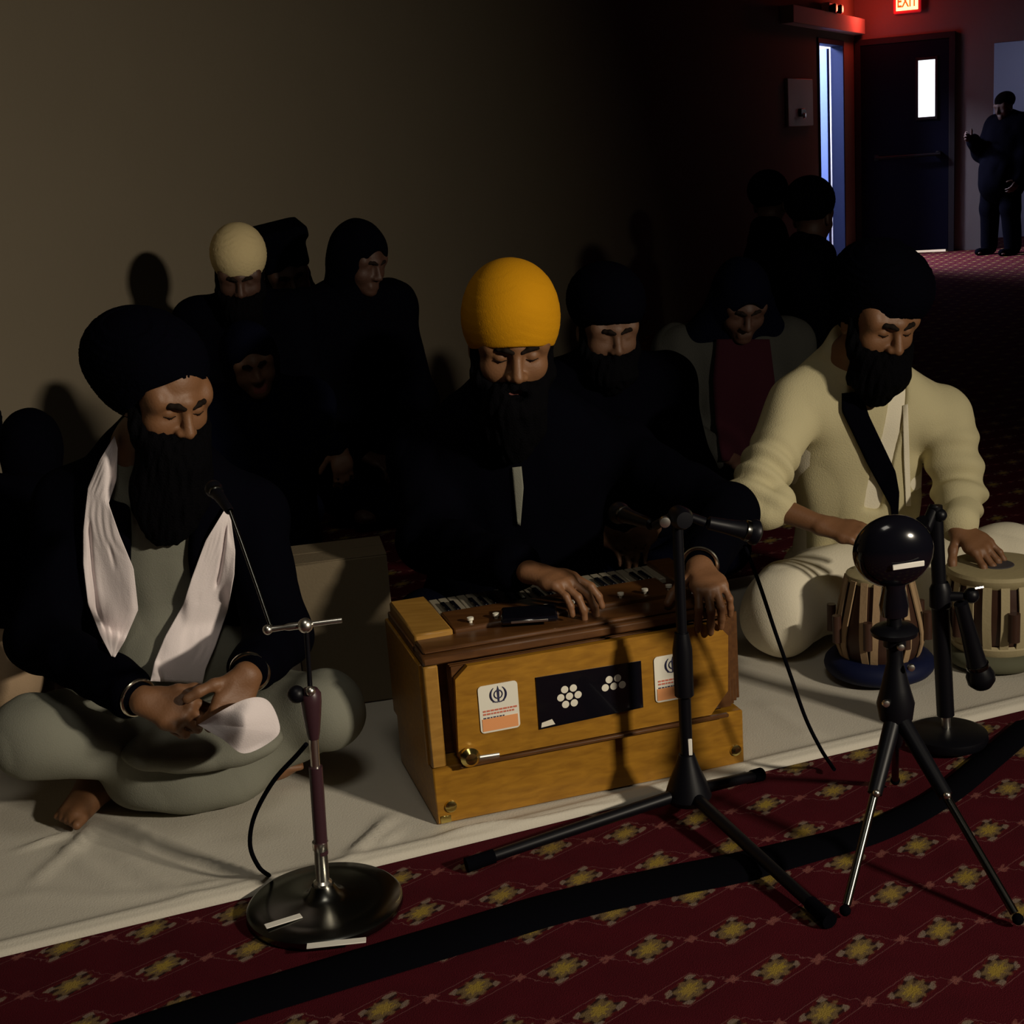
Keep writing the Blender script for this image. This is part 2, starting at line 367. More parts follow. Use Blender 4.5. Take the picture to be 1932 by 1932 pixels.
def add_head(Sh, hd, neck, ears=True, nose=1.0):
    k = hd.k; ax = hd.ax; q = lambda *r: np.array(r)*k
    Sh.ell(hd(0, -.012, .035), q(.076, .098, .085), ax, .02)
    Sh.ell(hd(0, .022, -.040), q(.063, .068, .078), ax, .03)
    Sh.ell(hd(0, .070, -.100), q(.028, .022, .018), ax, .03)
    for e in (-1, 1):
        Sh.ell(hd(.043*e, .052, -.034), q(.026, .028, .028), ax, .025)
        Sh.cap(hd(.008*e, .086, .020), hd(.046*e, .070, .018), .011*k, .010*k, .018)
    for e in (-1, 1): Sh.ell(hd(.055*e, .046, .020), q(.021, .034, .032), ax, .02)
    for e in (-1, 1): Sh.ell(hd(.033*e, .097, -.002), q(.019, .017, .012), ax, .012, 's')
    for e in (-1, 1):
        Sh.ell(hd(.0325*e, .0735, -.003), q(.0150, .0130, .0125), ax, .004)
    Sh.cap(hd(0, .086, .010), hd(0, .108*nose, -.038), .0085*k, .0125*k, .012)
    for e in (-1, 1): Sh.ell(hd(.014*e, .097, -.042), q(.0095, .011, .009), ax, .008)
    Sh.cap(hd(-.020, .086, -.070), hd(.020, .086, -.070), .0065*k, None, .006)
    Sh.cap(hd(-.018, .086, -.081), hd(.018, .086, -.081), .0075*k, None, .006)
    if ears:
        for e in (-1, 1):
            Sh.ell(hd(.080*e, -.004, -.012), q(.010, .019, .031), ax, .008)
            Sh.ell(hd(.089*e, .004, -.010), q(.006, .010, .017), ax, .006, 's')
    Sh.cap(hd(0, -.015, -.07), neck, .056*k, .062*k, .04)

def lip_fun(hd):
    def f(c):
        l = hd.loc(c); return ((np.abs(l[:, 0]) < .025) & (l[:, 2] < -.064) & (l[:, 2] > -.0885) & (l[:, 1] > .078)).astype(int)
    return f

def add_hand(Sh, w, fd, nd, right, sz=1.0, curls=((15, 20, 15),)*4, spread=6, thumb=(.55, .75, -.35), k=.008):
    fd = nrm(fd); nd = nrm(np.array(nd)-fd*(np.array(nd)@fd)); t = np.cross(nd, fd)*(1 if right else -1); w = np.array(w, float)
    ln = [(.042, .026, .022), (.046, .030, .023), (.043, .028, .022), (.034, .021, .019)]; rr = [.0098, .0100, .0096, .0085]
    kb = [w+sz*(fd*d+t*o+nd*.004) for d, o in ((.088, .030), (.092, .010), (.087, -.010), (.079, -.029))]
    for i in range(4): Sh.cap(w+sz*t*(.014-.009*i), kb[i], .0155*sz, .0122*sz, .012)
    Sh.cap(kb[0]-sz*fd*.02-sz*nd*.004, kb[3]-sz*fd*.02-sz*nd*.004, .012*sz, .011*sz, .014)
    tips = []
    for i in range(4):
        p = kb[i]; a = 0; sp = math.radians((1.5-i)*spread); base = nrm(fd*math.cos(sp)+t*math.sin(sp)); r = rr[i]*sz
        cu = curls[i % len(curls)]
        for j in range(3):
            a += math.radians(cu[j]); d = base*math.cos(a)-nd*math.sin(a); p2 = p+d*ln[i][j]*sz
            Sh.cap(p, p2, r, r*.93, .003 if j else .005); Sh.ell(p, np.array([1, 1, 1])*r*1.06, EYE3, .003); p = p2; r *= .93
        tips.append(p)
    d = nrm(fd*thumb[0]+t*thumb[1]+nd*thumb[2]); p = w+sz*(fd*.022+t*.022-nd*.004)
    Sh.cap(w+sz*fd*.01, p, .016*sz, .0155*sz, .012); r = .0125*sz
    for j, L in enumerate((.038, .032, .026)):
        p2 = p+d*L*sz; Sh.cap(p, p2, r, r*.92, .007); p = p2; r *= .92; d = nrm(d*1.0+fd*.28-nd*.10)
    return tips

def lerp(a, b, t): return np.array(a)*(1-t)+np.array(b)*t
def axes(J):
    side = nrm(J['shL']-J['shR']); up = nrm(J['neck']-J['pel']); fr = nrm(np.cross(side, up)); up = np.cross(fr, side); return np.array([side, fr, -up if up[2] < 0 else up])
def add_torso(Sh, J, g=0.0, k=.05):
    ax = axes(J); W = np.linalg.norm(J['shL']-J['shR']); p, n = J['pel'], J['neck']; L = np.linalg.norm(n-p)
    Sh.ell(lerp(p, n, .64), (W*.44+g, .108+g, L*.36+g), ax, k); Sh.ell(lerp(p, n, .32), (W*.40+g, .115+g, L*.36+g), ax, k)
    Sh.ell(lerp(p, n, .06), (W*.46+g, .14+g, .12+g), ax, k)
    Sh.cap(J['shR'], J['shL'], .052+g, None, k); m = lerp(J['shR'], J['shL'], .5)
    for e in ('shR', 'shL'): Sh.cap(lerp(n, m, .1), lerp(J[e], m, .15), .042+g, .046+g, k)
def add_arms(Sh, J, g=0.0, cuff=(1.0, 1.0), k=.025, scale=1.0):
    for e, cf in (('R', cuff[0]), ('L', cuff[1])):
        s, el, w = J['sh'+e], J['el'+e], J['wr'+e]
        Sh.cap(s, el, (.050*scale+g), (.040*scale+g), k)
        if cf > 0: Sh.cap(el, lerp(el, w, cf), (.040*scale+g), ((.040-.013*cf)*scale+g*.9), k)
def add_legs(Sh, J, g=0.0, shin=1.0, k=.03, scale=1.0):
    for e in 'RL':
        h = J['hip'+e]; kn = J['kn'+e]; a = J['an'+e]
        Sh.cap(h, kn, .075*scale+g, .055*scale+g, k)
        if shin: Sh.cap(kn, lerp(kn, a, shin), .052*scale+g, .036*scale+g, k)
def add_foot(Sh, ankle, toe, r=.034):
    d = nrm(np.array(toe)-ankle); t = nrm(np.cross(d, [0, 0, 1.0])); a = np.array(ankle, float)
    Sh.cap(a-d*.035, a+d*.06, r*.95, r*.92, .03); Sh.cap(a+d*.05-t*.012, np.array(toe)-t*.016-d*.02, r*.8, r*.52, .02); Sh.cap(a+d*.05+t*.012, np.array(toe)+t*.014-d*.03, r*.75, r*.45, .02)
    for i in range(5):
        b = np.array(toe)-d*(.02+.006*i)+t*(-.032+.0155*i); Sh.cap(b, b+d*.026, .0115 if i == 0 else .0085, .010 if i == 0 else .0075, .005)

def beard_shape(hd, h=.003, length=.10, width=.062, cheek=1.0, mouth=True, depth=.05, drop=(0, .02)):
    B = Shape(h); k = hd.k
    for e in (-1, 1):
        B.cap(hd(.074*e, .004, .012), hd(.064*e, .040, -.060), .012*k, .020*k, .02)
        B.cap(hd(.064*e, .040, -.060), hd(.025*e, .078, -.108), .022*k, .026*k, .025)
        if cheek: B.ell(hd(.050*e, .064, -.064), np.array([.022, .024, .022*cheek])*k, hd.ax, .02)
        B.cap(hd(.004*e, .104, -.056), hd(.036*e, .090, -.078), .0085*k, .008*k, .008)
        B.cap(hd(.036*e, .090, -.078), hd(.030*e, .086, -.105), .010*k, .016*k, .012)
    B.ell(hd(0, .082, -.112), np.array([.046, .030, .026])*k, hd.ax, .02)
    B.cap(hd(0, .070, -.115), hd(drop[0], .070+drop[1]-.02, -.115-length), width*k, width*.55*k, .03)
    B.ell(hd(0, .062, -.115-length*.45), np.array([width*1.15, depth, length*.62])*k, hd.ax, .03)
    if mouth: B.ell(hd(0, .108, -.0745), np.array([.021, .026, .0105])*k, hd.ax, .004, 's')
    return B
def hair_disp(hd, amp=.003):
    def d(V, N):
        l = hd.loc(V); q = l*np.array([1, 1, .22]); return amp*(wob(q, 420, 2)*.6+wob(q, 160, 4)*.7)
    return d
def brows(hd, p, base, m, lash=True):
    for e in (-1, 1):
        s = Shape(.002); s.chain([hd(.010*e, .0965, .0125), hd(.024*e, .0935, .0185), hd(.038*e, .0860, .0185), hd(.049*e, .0775, .0135)], [.0050*hd.k, .0058*hd.k, .0054*hd.k, .0035*hd.k], .006)
        shape_obj(s, 'eyebrow', m, p, base)
        if lash:
            s = Shape(.0016); s.chain([hd(.0200*e, .0830, -.0085), hd(.0325*e, .0868, -.0105), hd(.0455*e, .0800, -.0080)], [.0014*hd.k, .0017*hd.k, .0013*hd.k], .002)
            shape_obj(s, 'eyelashes', m, p, base)
def turban_disp(hd, amp=.0022, n=46, tilt=.55):
    "wrapped layers: shallow steps running slantwise round the head"
    def d(V, N):
        l = hd.loc(V); a = np.abs(l[:, 0]); ph = (l[:, 2]+tilt*a+.006*wob(l, 22, 5))*n*2; fr = ph-np.floor(ph)
        return amp*(fr-.5)*np.clip((.19-l[:, 2])/.05, .1, 1)
    return d
def turban(hd, c, r, front, back, h=.004, rim=.006, extra=(), tiltS=0.0):
    "front/back: (f,u) of the lower edge over the forehead and behind the neck"
    T = Shape(h); T.ell(hd(*c), np.array(r)*hd.k, hd.ax, .03)
    for cc, rr in extra: T.ell(hd(*cc), np.array(rr)*hd.k, hd.ax, .05)
    T.build(); df, du = front[0]-back[0], front[1]-back[1]
    n = hd.F*du-hd.U*df+hd.S*tiltS*df
    T.cut(hd(0, *front), n); T.rim = (hd(0, *front), nrm(n)); return T
def clothes_disp(amp=.004, f=38, seed=0, st=(1, 1, .5)):
    st = np.array(st)
    def d(V, N): return amp*(np.abs(wob(V*st, f, seed))*1.0-.6)+amp*.4*wob(V*st, f*2.3, seed+1)
    return d
def bangle(w, d, r, p, base, m, rt=.004, name='bangle'):
    d = nrm(d); a = nrm(np.cross(d, [.3, .2, 1])); b = np.cross(d, a); mb = MB(); n = 40
    mb.tube([np.array(w)+r*(math.cos(2*PI*i/n)*a+math.sin(2*PI*i/n)*b) for i in range(n+1)], rt, 8); return mb.build(name, m, p)
def person_mesh(Sh, label, base, hd, zmin=.004, mats=None, group=None, it=1):
    Sh.zmin = zmin; o = shape_obj(Sh, 'person', mats or [M['skin'], M['lip']], None, base, it=it, mfun=lip_fun(hd)); o['_base'] = [float(b) for b in base]
    return tag(o, label, 'person', group)

# ================================================================= SETTING
def N(nt, op, a, b=None, c=None):
    n = nt.nodes.new('ShaderNodeMath'); n.operation = op
    for i, v in enumerate((a, b, c)):
        if v is None: continue
        if isinstance(v, (int, float)): n.inputs[i].default_value = v
        else: nt.links.new(v, n.inputs[i])
    return n.outputs[0]
def carpet():
    m = bpy.data.materials.new('patterned_carpet'); m.use_nodes = True; nt = m.node_tree; b = nt.nodes['Principled BSDF']
    b.inputs['Roughness'].default_value = 0.95; b.inputs['Specular IOR Level'].default_value = 0.08
    tc = nt.nodes.new('ShaderNodeTexCoord'); sp = nt.nodes.new('ShaderNodeSeparateXYZ'); nt.links.new(tc.outputs['Object'], sp.inputs[0])
    O = np.array([-.117, 2.022]); u = np.array([.147, .039]); v = np.array([.024, .145])+.5*u
    I = np.linalg.inv(np.array([u, v]).T)
    X = N(nt, 'SUBTRACT', sp.outputs['X'], float(O[0])); Y = N(nt, 'SUBTRACT', sp.outputs['Y'], float(O[1]))
    nz = nt.nodes.new('ShaderNodeTexNoise'); nz.inputs['Scale'].default_value = 70; nz.inputs['Detail'].default_value = 3; nt.links.new(tc.outputs['Object'], nz.inputs['Vector'])
    j = N(nt, 'MULTIPLY', N(nt, 'SUBTRACT', nz.outputs['Fac'], .5), .022)
    X = N(nt, 'ADD', X, j); Y = N(nt, 'ADD', Y, j)
    al = N(nt, 'ADD', N(nt, 'MULTIPLY', X, float(I[0, 0])), N(nt, 'MULTIPLY', Y, float(I[0, 1])))
    be = N(nt, 'ADD', N(nt, 'MULTIPLY', X, float(I[1, 0])), N(nt, 'MULTIPLY', Y, float(I[1, 1])))
    def local(sa, sb):
        fa = N(nt, 'SUBTRACT', N(nt, 'FRACT', N(nt, 'ADD', al, .5+sa)), .5); fb = N(nt, 'SUBTRACT', N(nt, 'FRACT', N(nt, 'ADD', be, .5+sb)), .5)
        lx = N(nt, 'ADD', N(nt, 'MULTIPLY', fa, .152), N(nt, 'MULTIPLY', fb, .076)); ly = N(nt, 'MULTIPLY', fb, .147)
        return fa, fb, lx, ly, N(nt, 'SQRT', N(nt, 'ADD', N(nt, 'MULTIPLY', lx, lx), N(nt, 'MULTIPLY', ly, ly))), N(nt, 'ARCTAN2', ly, lx)
    fa, fb, lx, ly, r, th = local(0, 0)
    def step(x, e, w): # 1 where x<e
        mr = nt.nodes.new('ShaderNodeMapRange'); mr.interpolation_type = 'SMOOTHSTEP'; nt.links.new(x, mr.inputs[0])
        for i, val in ((1, e-w), (2, e+w), (3, 1.0), (4, 0.0)): mr.inputs[i].default_value = val
        return mr.outputs[0]
    pet = N(nt, 'ADD', r, N(nt, 'MULTIPLY', N(nt, 'COSINE', N(nt, 'MULTIPLY', th, 4.0)), -.0065))
    pet8 = N(nt, 'ADD', r, N(nt, 'MULTIPLY', N(nt, 'COSINE', N(nt, 'MULTIPLY', th, 8.0)), -.0035))
    gold = step(pet8, .0145, .004); petal = step(pet8, .0265, .004); dark = step(pet, .031, .004); rim = step(pet, .038, .003)
    dots = step(N(nt, 'ADD', N(nt, 'ABSOLUTE', N(nt, 'SUBTRACT', r, .036)), N(nt, 'MULTIPLY', N(nt, 'SUBTRACT', 1.0, N(nt, 'COSINE', N(nt, 'MULTIPLY', th, 4.0))), .010)), .0065, .002)
    # thin rhomb lines midway between flowers
    dl = N(nt, 'ABSOLUTE', N(nt, 'SUBTRACT', N(nt, 'ADD', N(nt, 'ABSOLUTE', N(nt, 'MULTIPLY', lx, .62)), N(nt, 'ABSOLUTE', ly)), .047)); line = step(dl, .0012, .0008)
    _, _, _, _, r2, th2 = local(.5, 0); bud = step(N(nt, 'ADD', r2, N(nt, 'MULTIPLY', N(nt, 'COSINE', N(nt, 'MULTIPLY', th2, 4.0)), -.003)), .010, .003)
    def mix(f, c1, c2, k=1.0):
        x = nt.nodes.new('ShaderNodeMix'); x.data_type = 'RGBA'
        nt.links.new(N(nt, 'MULTIPLY', f, k), x.inputs['Factor'])
        for s, c in (('A', c1), ('B', c2)):
            if isinstance(c, tuple): x.inputs[s].default_value = (*c, 1)
            else: nt.links.new(c, x.inputs[s])
        return x.outputs['Result']
    n2 = nt.nodes.new('ShaderNodeTexNoise'); n2.inputs['Scale'].default_value = 11; n2.inputs['Detail'].default_value = 4; nt.links.new(tc.outputs['Object'], n2.inputs['Vector'])
    col = mix(n2.outputs['Fac'], (.060, .0055, .010), (.105, .008, .015))
    col = mix(line, col, (.34, .16, .15), .35); col = mix(bud, col, (.34, .12, .10), .6)
    col = mix(rim, col, (.11, .012, .012), .8); col = mix(dark, col, (.02, .012, .014), .85); col = mix(petal, col, (.27, .18, .08), .7); col = mix(dots, col, (.34, .25, .19), .65)
    gcol = mix(n2.outputs['Fac'], (.34, .22, .075), (.40, .29, .03)); col = mix(gold, col, gcol)
    nf = nt.nodes.new('ShaderNodeTexNoise'); nf.inputs['Scale'].default_value = 420; nt.links.new(tc.outputs['Object'], nf.inputs['Vector'])
    mx = nt.nodes.new('ShaderNodeMix'); mx.data_type = 'RGBA'; mx.blend_type = 'MULTIPLY'; mx.inputs['Factor'].default_value = .55
    nt.links.new(col, mx.inputs['A']); nt.links.new(nf.outputs['Fac'], mx.inputs['B']); nt.links.new(mx.outputs['Result'], b.inputs['Base Color'])
    bp = nt.nodes.new('ShaderNodeBump'); bp.inputs['Strength'].default_value = .5; bp.inputs['Distance'].default_value = .004
    nt.links.new(nf.outputs['Fac'], bp.inputs['Height']); nt.links.new(bp.outputs['Normal'], b.inputs['Normal'])
    return m
M['carpet'] = carpet()
M['wall'] = mat('beige_wall_paint', (0.19, 0.158, 0.112), 0.9, bump=0.25, bscale=45, var=0.05, vscale=3, spec=0.1)
M['far_wall'] = mat('grey_beige_wall_paint', (0.17, 0.15, 0.145), 0.9, bump=0.2, bscale=45, spec=0.1)
M['ceiling'] = mat('ceiling_tiles', (0.30, 0.29, 0.27), 0.95, bump=0.3, bscale=30)
M['corridor'] = mat('white_corridor_paint', (0.75, 0.76, 0.80), 0.8)

KN = np.array([3.9, 15.2, 0]); WD = nrm([5.4, 10.1, 0]); WO = np.array([-WD[1], WD[0], 0])   # corner, direction of the left wall, its outside
FD = nrm([.94, -.34, 0]); FO = np.array([-FD[1], FD[0], 0])                                 # far wall direction, its outside
Z3 = np.array([0, 0, 1.0])
def wallseg(mb, P, D, O, s0, s1, z0, z1, th=.10):
    P = np.asarray(P); V = [P+D*s+O*o+Z3*z for s in (s0, s1) for o in (0, th) for z in (z0, z1)]
    mb.add(V, [(0, 1, 3, 2), (4, 6, 7, 5), (0, 4, 5, 1), (2, 3, 7, 6), (0, 2, 6, 4), (1, 5, 7, 3)])
CZ = 3.6
mb = MB(); mb.add([(-16, -9, 0), (22, -9, 0), (22, 22, 0), (-16, 22, 0)], [(0, 1, 2, 3)]); struct(mb.build('floor', M['carpet']))
mb = MB(); mb.box((3, 6, CZ+.05), (40, 34, .1)); struct(mb.build('ceiling', M['ceiling']))
DS0, DS1, DH = -1.44, -.52, 2.13       # doorway in the left wall
mb = MB(); wallseg(mb, KN, WD, WO, -22, DS0, 0, CZ); wallseg(mb, KN, WD, WO, DS1, .15, 0, CZ); wallseg(mb, KN, WD, WO, DS0, DS1, DH, CZ)
struct(mb.build('wall_left', M['wall']))
OS0 = 1.37
mb = MB(); wallseg(mb, KN, FD, FO, 0, OS0, 0, CZ); wallseg(mb, KN, FD, FO, OS0, OS0+1.0, 2.05, CZ); wallseg(mb, KN, FD, FO, OS0+1.0, 9.0, 0, CZ)
struct(mb.build('wall_back', M['far_wall']))
KR = KN+FD*9.0
mb = MB(); wallseg(mb, KR, WD, -WO, -22, .3, 0, CZ); struct(mb.build('wall_right', M['wall']))
KF = KN-WD*21.5
mb = MB(); wallseg(mb, KF, FD, -FO, -2.5, 13, 0, CZ); struct(mb.build('wall_front', M['wall']))
# corridors seen through the two openings
mb = MB(); wallseg(mb, KN+WO*1.75, WD, WO, -3.6, 1.0, 0, 2.7); wallseg(mb, KN+WO*.10-WD*3.6, WO, -WD, 0, 1.66, 0, 2.7); wallseg(mb, KN+WO*.10+WD*1.0, WO, WD, 0, 1.66, 0, 2.7)
mb.add([KN+WO*o+WD*s+Z3*2.7 for s, o in ((-3.6, .10), (1.0, .10), (1.0, 1.9), (-3.6, 1.9))], [(0, 1, 2, 3)])
struct(mb.build('wall_corridor', M['corridor']))
mb = MB(); wallseg(mb, KN+FO*1.5, FD, FO, 1.2, 4.2, 0, 2.7); wallseg(mb, KN+FO*.10+FD*1.2, FO, -FD, 0, 1.42, 0, 2.7); wallseg(mb, KN+FO*.10+FD*4.2, FO, FD, 0, 1.42, 0, 2.7)
mb.add([KN+FO*o+FD*s+Z3*2.7 for s, o in ((1.2, .10), (4.2, .10), (4.2, 1.65), (1.2, 1.65))], [(0, 1, 2, 3)])
struct(mb.build('wall_lobby', M['corridor']))
# door frame + open leaf in the left wall doorway
mb = MB()
for s in (DS0, DS1):
    c = KN+WD*s+WO*.05+Z3*(DH/2); mb.box(c, (.03, .13, DH), np.array([WD, WO, Z3]), .004)
mb.box(KN+WD*(DS0+DS1)/2+WO*.05+Z3*(DH+.02), (DS1-DS0+.05, .13, .05), np.array([WD, WO, Z3]), .004)
struct(mb.build('trim_1', mat('blue_frame_paint', (.007, .0115, .036), .6, spec=.1)))
M['door_pale'] = mat('blue_grey_door_paint', (0.055, 0.085, 0.20), 0.6, spec=.2)
d0 = KN+WD*(DS1-.02)+WO*.13; LW = nrm(WO*.93+WD*.36); LN = np.array([-LW[1], LW[0], 0])
door1 = MB().box(d0+LW*.43+Z3*(DH/2), (.84, .045, DH-.03), np.array([LW, LN, Z3]), .003).build('door_1', M['door_pale'], None, d0); struct(door1); door1['_base'] = [float(q) for q in d0]
MB().tube([d0+LW*.76+LN*.02+Z3*1.0, d0+LW*.76+LN*.07+Z3*1.0, d0+LW*.66+LN*.07+Z3*1.0], .010).build('door_handle', M['steel'], door1)
# closed door with a narrow lit window in the far wall
FX = np.array([FD, FO, Z3]); s0, s1 = .03, .97; dc = KN+FD*(s0+s1)/2
door2 = MB().box(dc-FO*.02+Z3*1.075, (s1-s0-.06, .05, 2.11), FX, .003).build('door_2', M['door_blue'], None, dc); struct(door2); door2['_base'] = [float(q) for q in dc]
mb = MB()
for s in (s0, s1): mb.box(KN+FD*s-FO*.015+Z3*1.07, (.06, .08, 2.14), FX, .004)
mb.box(dc-FO*.015+Z3*2.165, (s1-s0+.06, .08, .06), FX, .004); mb.build('door_frame', M['frame'], door2)
M['lit_glass'] = mat('lit_window_glass', (.8, .85, .95), .1, emit=(.93, .96, 1.0), estr=1.6)
wc = KN+FD*.72-FO*.048+Z3*1.66
MB().box(wc, (.165, .008, .56), FX, .002).build('window_pane', M['lit_glass'], door2)
mb = MB()
for a, b, w, h in ((-.095, 0, .025, .62), (.095, 0, .025, .62), (0, .295, .215, .025), (0, -.295, .215, .025)): mb.box(wc+FD*a+Z3*b-FO*.004, (w, .022, h), FX, .003)
mb.build('window_frame', M['frame'], door2)
MB().tube([KN+FD*.20-FO*.11+Z3*1.0, KN+FD*.86-FO*.11+Z3*1.0], .016).box(KN+FD*.22-FO*.08+Z3*1.0, (.05, .07, .06), FX, .004).box(KN+FD*.84-FO*.08+Z3*1.0, (.05, .07, .06), FX, .004).build('push_bar', M['black_metal'], door2)
M['door_gap'] = mat('light_under_door', (.8, .7, .6), .5, emit=(1.0, .80, .60), estr=.55)
MB().box(KN+FD*.73-FO*.048+Z3*.012, (.37, .006, .022), FX).build('lit_gap', M['door_gap'], door2)

# EXIT sign above the far door
ec = KN+FD*.53-FO*.06+Z3*2.52
M['exit_body'] = mat('red_exit_housing', (.5, .02, .02), .5, emit=(1.0, .02, .03), estr=.28)
M['exit_face'] = mat('lit_exit_face', (.9, .8, .5), .5, emit=(1.0, .82, .28), estr=2.2)
M['exit_letter'] = mat('lit_exit_letters', (.7, .05, .03), .5, emit=(1.0, .16, .02), estr=.7)
ex = thing('exit_sign', 'glowing red-framed EXIT sign on the far wall above the door with the narrow window', 'exit sign', ec)
MB().box(ec, (.27, .06, .22), FX, .01).build('housing', M['exit_body'], ex)
MB().box(ec-FO*.032, (.215, .006, .165), FX, .002).build('face', M['exit_face'], ex)
def text_mesh(name, txt, size, O, U, Vv, m, parent, depth=.002, sx=1.0):
    cu = bpy.data.curves.new(name, 'FONT'); cu.body = txt; cu.size = size; cu.align_x = 'CENTER'; cu.align_y = 'CENTER'; cu.extrude = depth; cu.resolution_u = 3; cu.offset = size*.02
    t = bpy.data.objects.new(name, cu); C.objects.link(t); dg = bpy.context.evaluated_depsgraph_get()
    me = bpy.data.meshes.new_from_object(t.evaluated_get(dg)); bpy.data.objects.remove(t); W = np.cross(U, Vv); b = np.array(parent['_base'])
    for v in me.vertices: q = np.array(O)+U*v.co.x*sx+Vv*v.co.y+W*v.co.z-b; v.co = q
    me.materials.clear(); return link(name, me, m, parent, smooth=False)
text_mesh('letters', 'EXIT', .16, ec-FO*.037, FD, Z3, M['exit_letter'], ex, .002, .60)

# emergency light on a ledge above the open doorway, panel with a lock beside it
lc = KN+WD*(-1.25)-WO*.06+Z3*2.37; WX = np.array([WD, WO, Z3])
struct(MB().box(KN+WD*-1.35-WO*.06+Z3*2.32, (2.6, .12, .15), WX, .004).build('trim_2', mat('pale_ledge_paint', (.62, .58, .52), .85)))
em = thing('emergency_light', 'twin-headed emergency light on the ledge above the open doorway', 'emergency light', lc+Z3*.02)
MB().box(lc+Z3*.07, (.24, .08, .10), WX, .01).build('case', M['off_white'], em)
for e in (-1, 1):
    h = MB().lathe(lc+WD*.11*e-WO*.04+Z3*.06, [(.0, 0), (.03, .0), (.042, .05), (.042, .06), (0, .06)], 20, -WO).build('lamp_head', M['black_metal'], em); h['_base'] = em['_base']
    MB().lathe(lc+WD*.11*e-WO*.10+Z3*.06, [(0, 0), (.036, .0), (.034, .008), (0, .012)], 20, -WO).build('lens', M['steel'], h)
pc = KN+WD*(-2.15)-WO*.015+Z3*1.58
pn = thing('wall_panel', 'grey green access panel with a small lock on the wall beside the open doorway', 'panel', pc)
MB().box(pc, (.82, .03, .42), WX, .006).build('plate', M['beige_box'], pn)
MB().box(pc-WO*.03-WD*.02-Z3*.09, (.16, .03, .07), WX, .006).build('lock', M['black_metal'], pn)
MB().lathe(pc-WO*.045-WD*.03-Z3*.12, [(0, 0), (.028, 0), (.022, .02), (0, .025)], 16, -WO).build('knob', M['steel'], pn)

# ================================================================= WHITE FLOOR SHEET
e0, e1 = ground(0, 1808), ground(1932, 1338); ED = nrm(e1-e0); EB = np.array([-ED[1], ED[0], 0])
def sheet():
    nx, ny = 300, 120; xs = np.linspace(-1.5, 3.6, nx); ys = np.linspace(0, 1, ny)**1.2*1.22; V = []
    X, Yg = np.meshgrid(xs, ys); P = e0[None, None]+ED*X[..., None]+EB*Yg[..., None]
    Pf = P.reshape(-1, 3); h = .011+.0022*wob(Pf*np.array([1, 1, 0]), 9, 1)
    def ridge(a, b, w, amp, fade=.0):
        a, b = np.array(a), np.array(b); d = b-a; L = np.linalg.norm(d[:2]); d = d/L; q = Pf-a; t = q@d; n = q[:, 0]*d[1]-q[:, 1]*d[0]+.006*np.sin(t*23)
        return amp*np.exp(-(n/w)**2)*np.clip(t/.06, 0, 1)*np.clip((L-t)/.06, 0, 1)
    for a, b, w, am in (((150, 1575), (20, 1620), .010, .009), ((175, 1560), (130, 1640), .008, .009), ((170, 1570), (60, 1690), .012, .007), ((230, 1560), (300, 1620), .010, .008),
                        ((330, 1630), (520, 1665), .011, .008), ((740, 1540), (660, 1640), .014, .012), ((760, 1560), (700, 1620), .01, .008), ((330, 1690), (470, 1675), .012, .006),
                        ((0, 1700), (420, 1700), .02, .004), ((820, 1590), (1160, 1530), .010, .008), ((1420, 1330), (1560, 1410), .02, .006), ((200, 1620), (360, 1700), .012, .005), ((100, 1600), (250, 1700), .015, .005)):
        h = h+ridge(ground(*a), ground(*b), w, am)
    hem = np.exp(-((Yg.ravel()-.028)/.014)**2)*.007+np.exp(-((Yg.ravel()-.004)/.006)**2)*.003
    h = h+hem; h[Yg.ravel() > 1.19] = .004
    edge = np.clip(Yg.ravel()/.006, 0, 1); Pf = Pf+EB*(.006*wob(Pf, 5, 3)*np.exp(-Yg.ravel()/.15))[:, None]
    Pf[:, 2] = np.maximum(h, .003)*(.15+.85*edge); n = nx*ny; B = Pf.copy(); B[:, 2] = .0012; V = np.r_[Pf, B]; Q = []
    I = np.arange(n).reshape(ny, nx); a = I[:-1, :-1].ravel(); b = I[:-1, 1:].ravel(); c = I[1:, 1:].ravel(); d = I[1:, :-1].ravel()
    Q = [np.stack([a, b, c, d], 1)]
    bd = np.r_[I[0], I[1:, -1], I[-1, ::-1][1:], I[::-1, 0][1:]]; Q.append(np.stack([bd[1:], bd[:-1], bd[:-1]+n, bd[1:]+n], 1))
    return np_mesh('floor_sheet', V, np.concatenate(Q), M['sheet'], None, tuple(e0+EB*.5))
M['sheet'] = mat('white_cotton_sheet', (0.60, 0.56, 0.475), 0.92, bump=0.25, bscale=260, var=0.04, vscale=6, spec=0.1)
tag(sheet(), 'creased white cotton sheet spread over the carpet under the seated musicians', 'sheet')
SZ = .012

# ================================================================= HARMONIUM
b1, b2 = ground(826, 1557, SZ), ground(1400, 1440, SZ); HX = nrm(b2-b1); HY = np.array([-HX[1], HX[0], 0]); HA = np.array([HX, HY, Z3])
def hp(x, y, z): return b1+HX*x+HY*y+Z3*z
HW, HD, HB, HT = .68, .34, .122, .338
har = thing('harmonium', 'honey brown wooden harmonium with two orange and white stickers standing on the white sheet', 'harmonium', hp(HW/2, HD/2, 0))
MB().box(hp(HW/2, HD/2, HB/2), (HW, HD, HB), HA, .003).build('base_box', M['wood'], har)
mb = MB(); mb.box(hp(HW/2-.01, HD/2+.03, (HB+HT)/2), (HW-.025, HD-.06, HT-HB-.002), HA, .002)
mb.build('case', M['wood_dark'], har)
MB().box(hp(.0145, .022, (HB+HT)/2), (.029, .044, HT-HB), HA, .003).build('side_post', M['wood_pale'], har)
MB().box(hp(.0, HD/2+.01, (HB+HT)/2), (.012, HD-.02, HT-HB), HA, .002).build('side_panel', M['wood'], har)
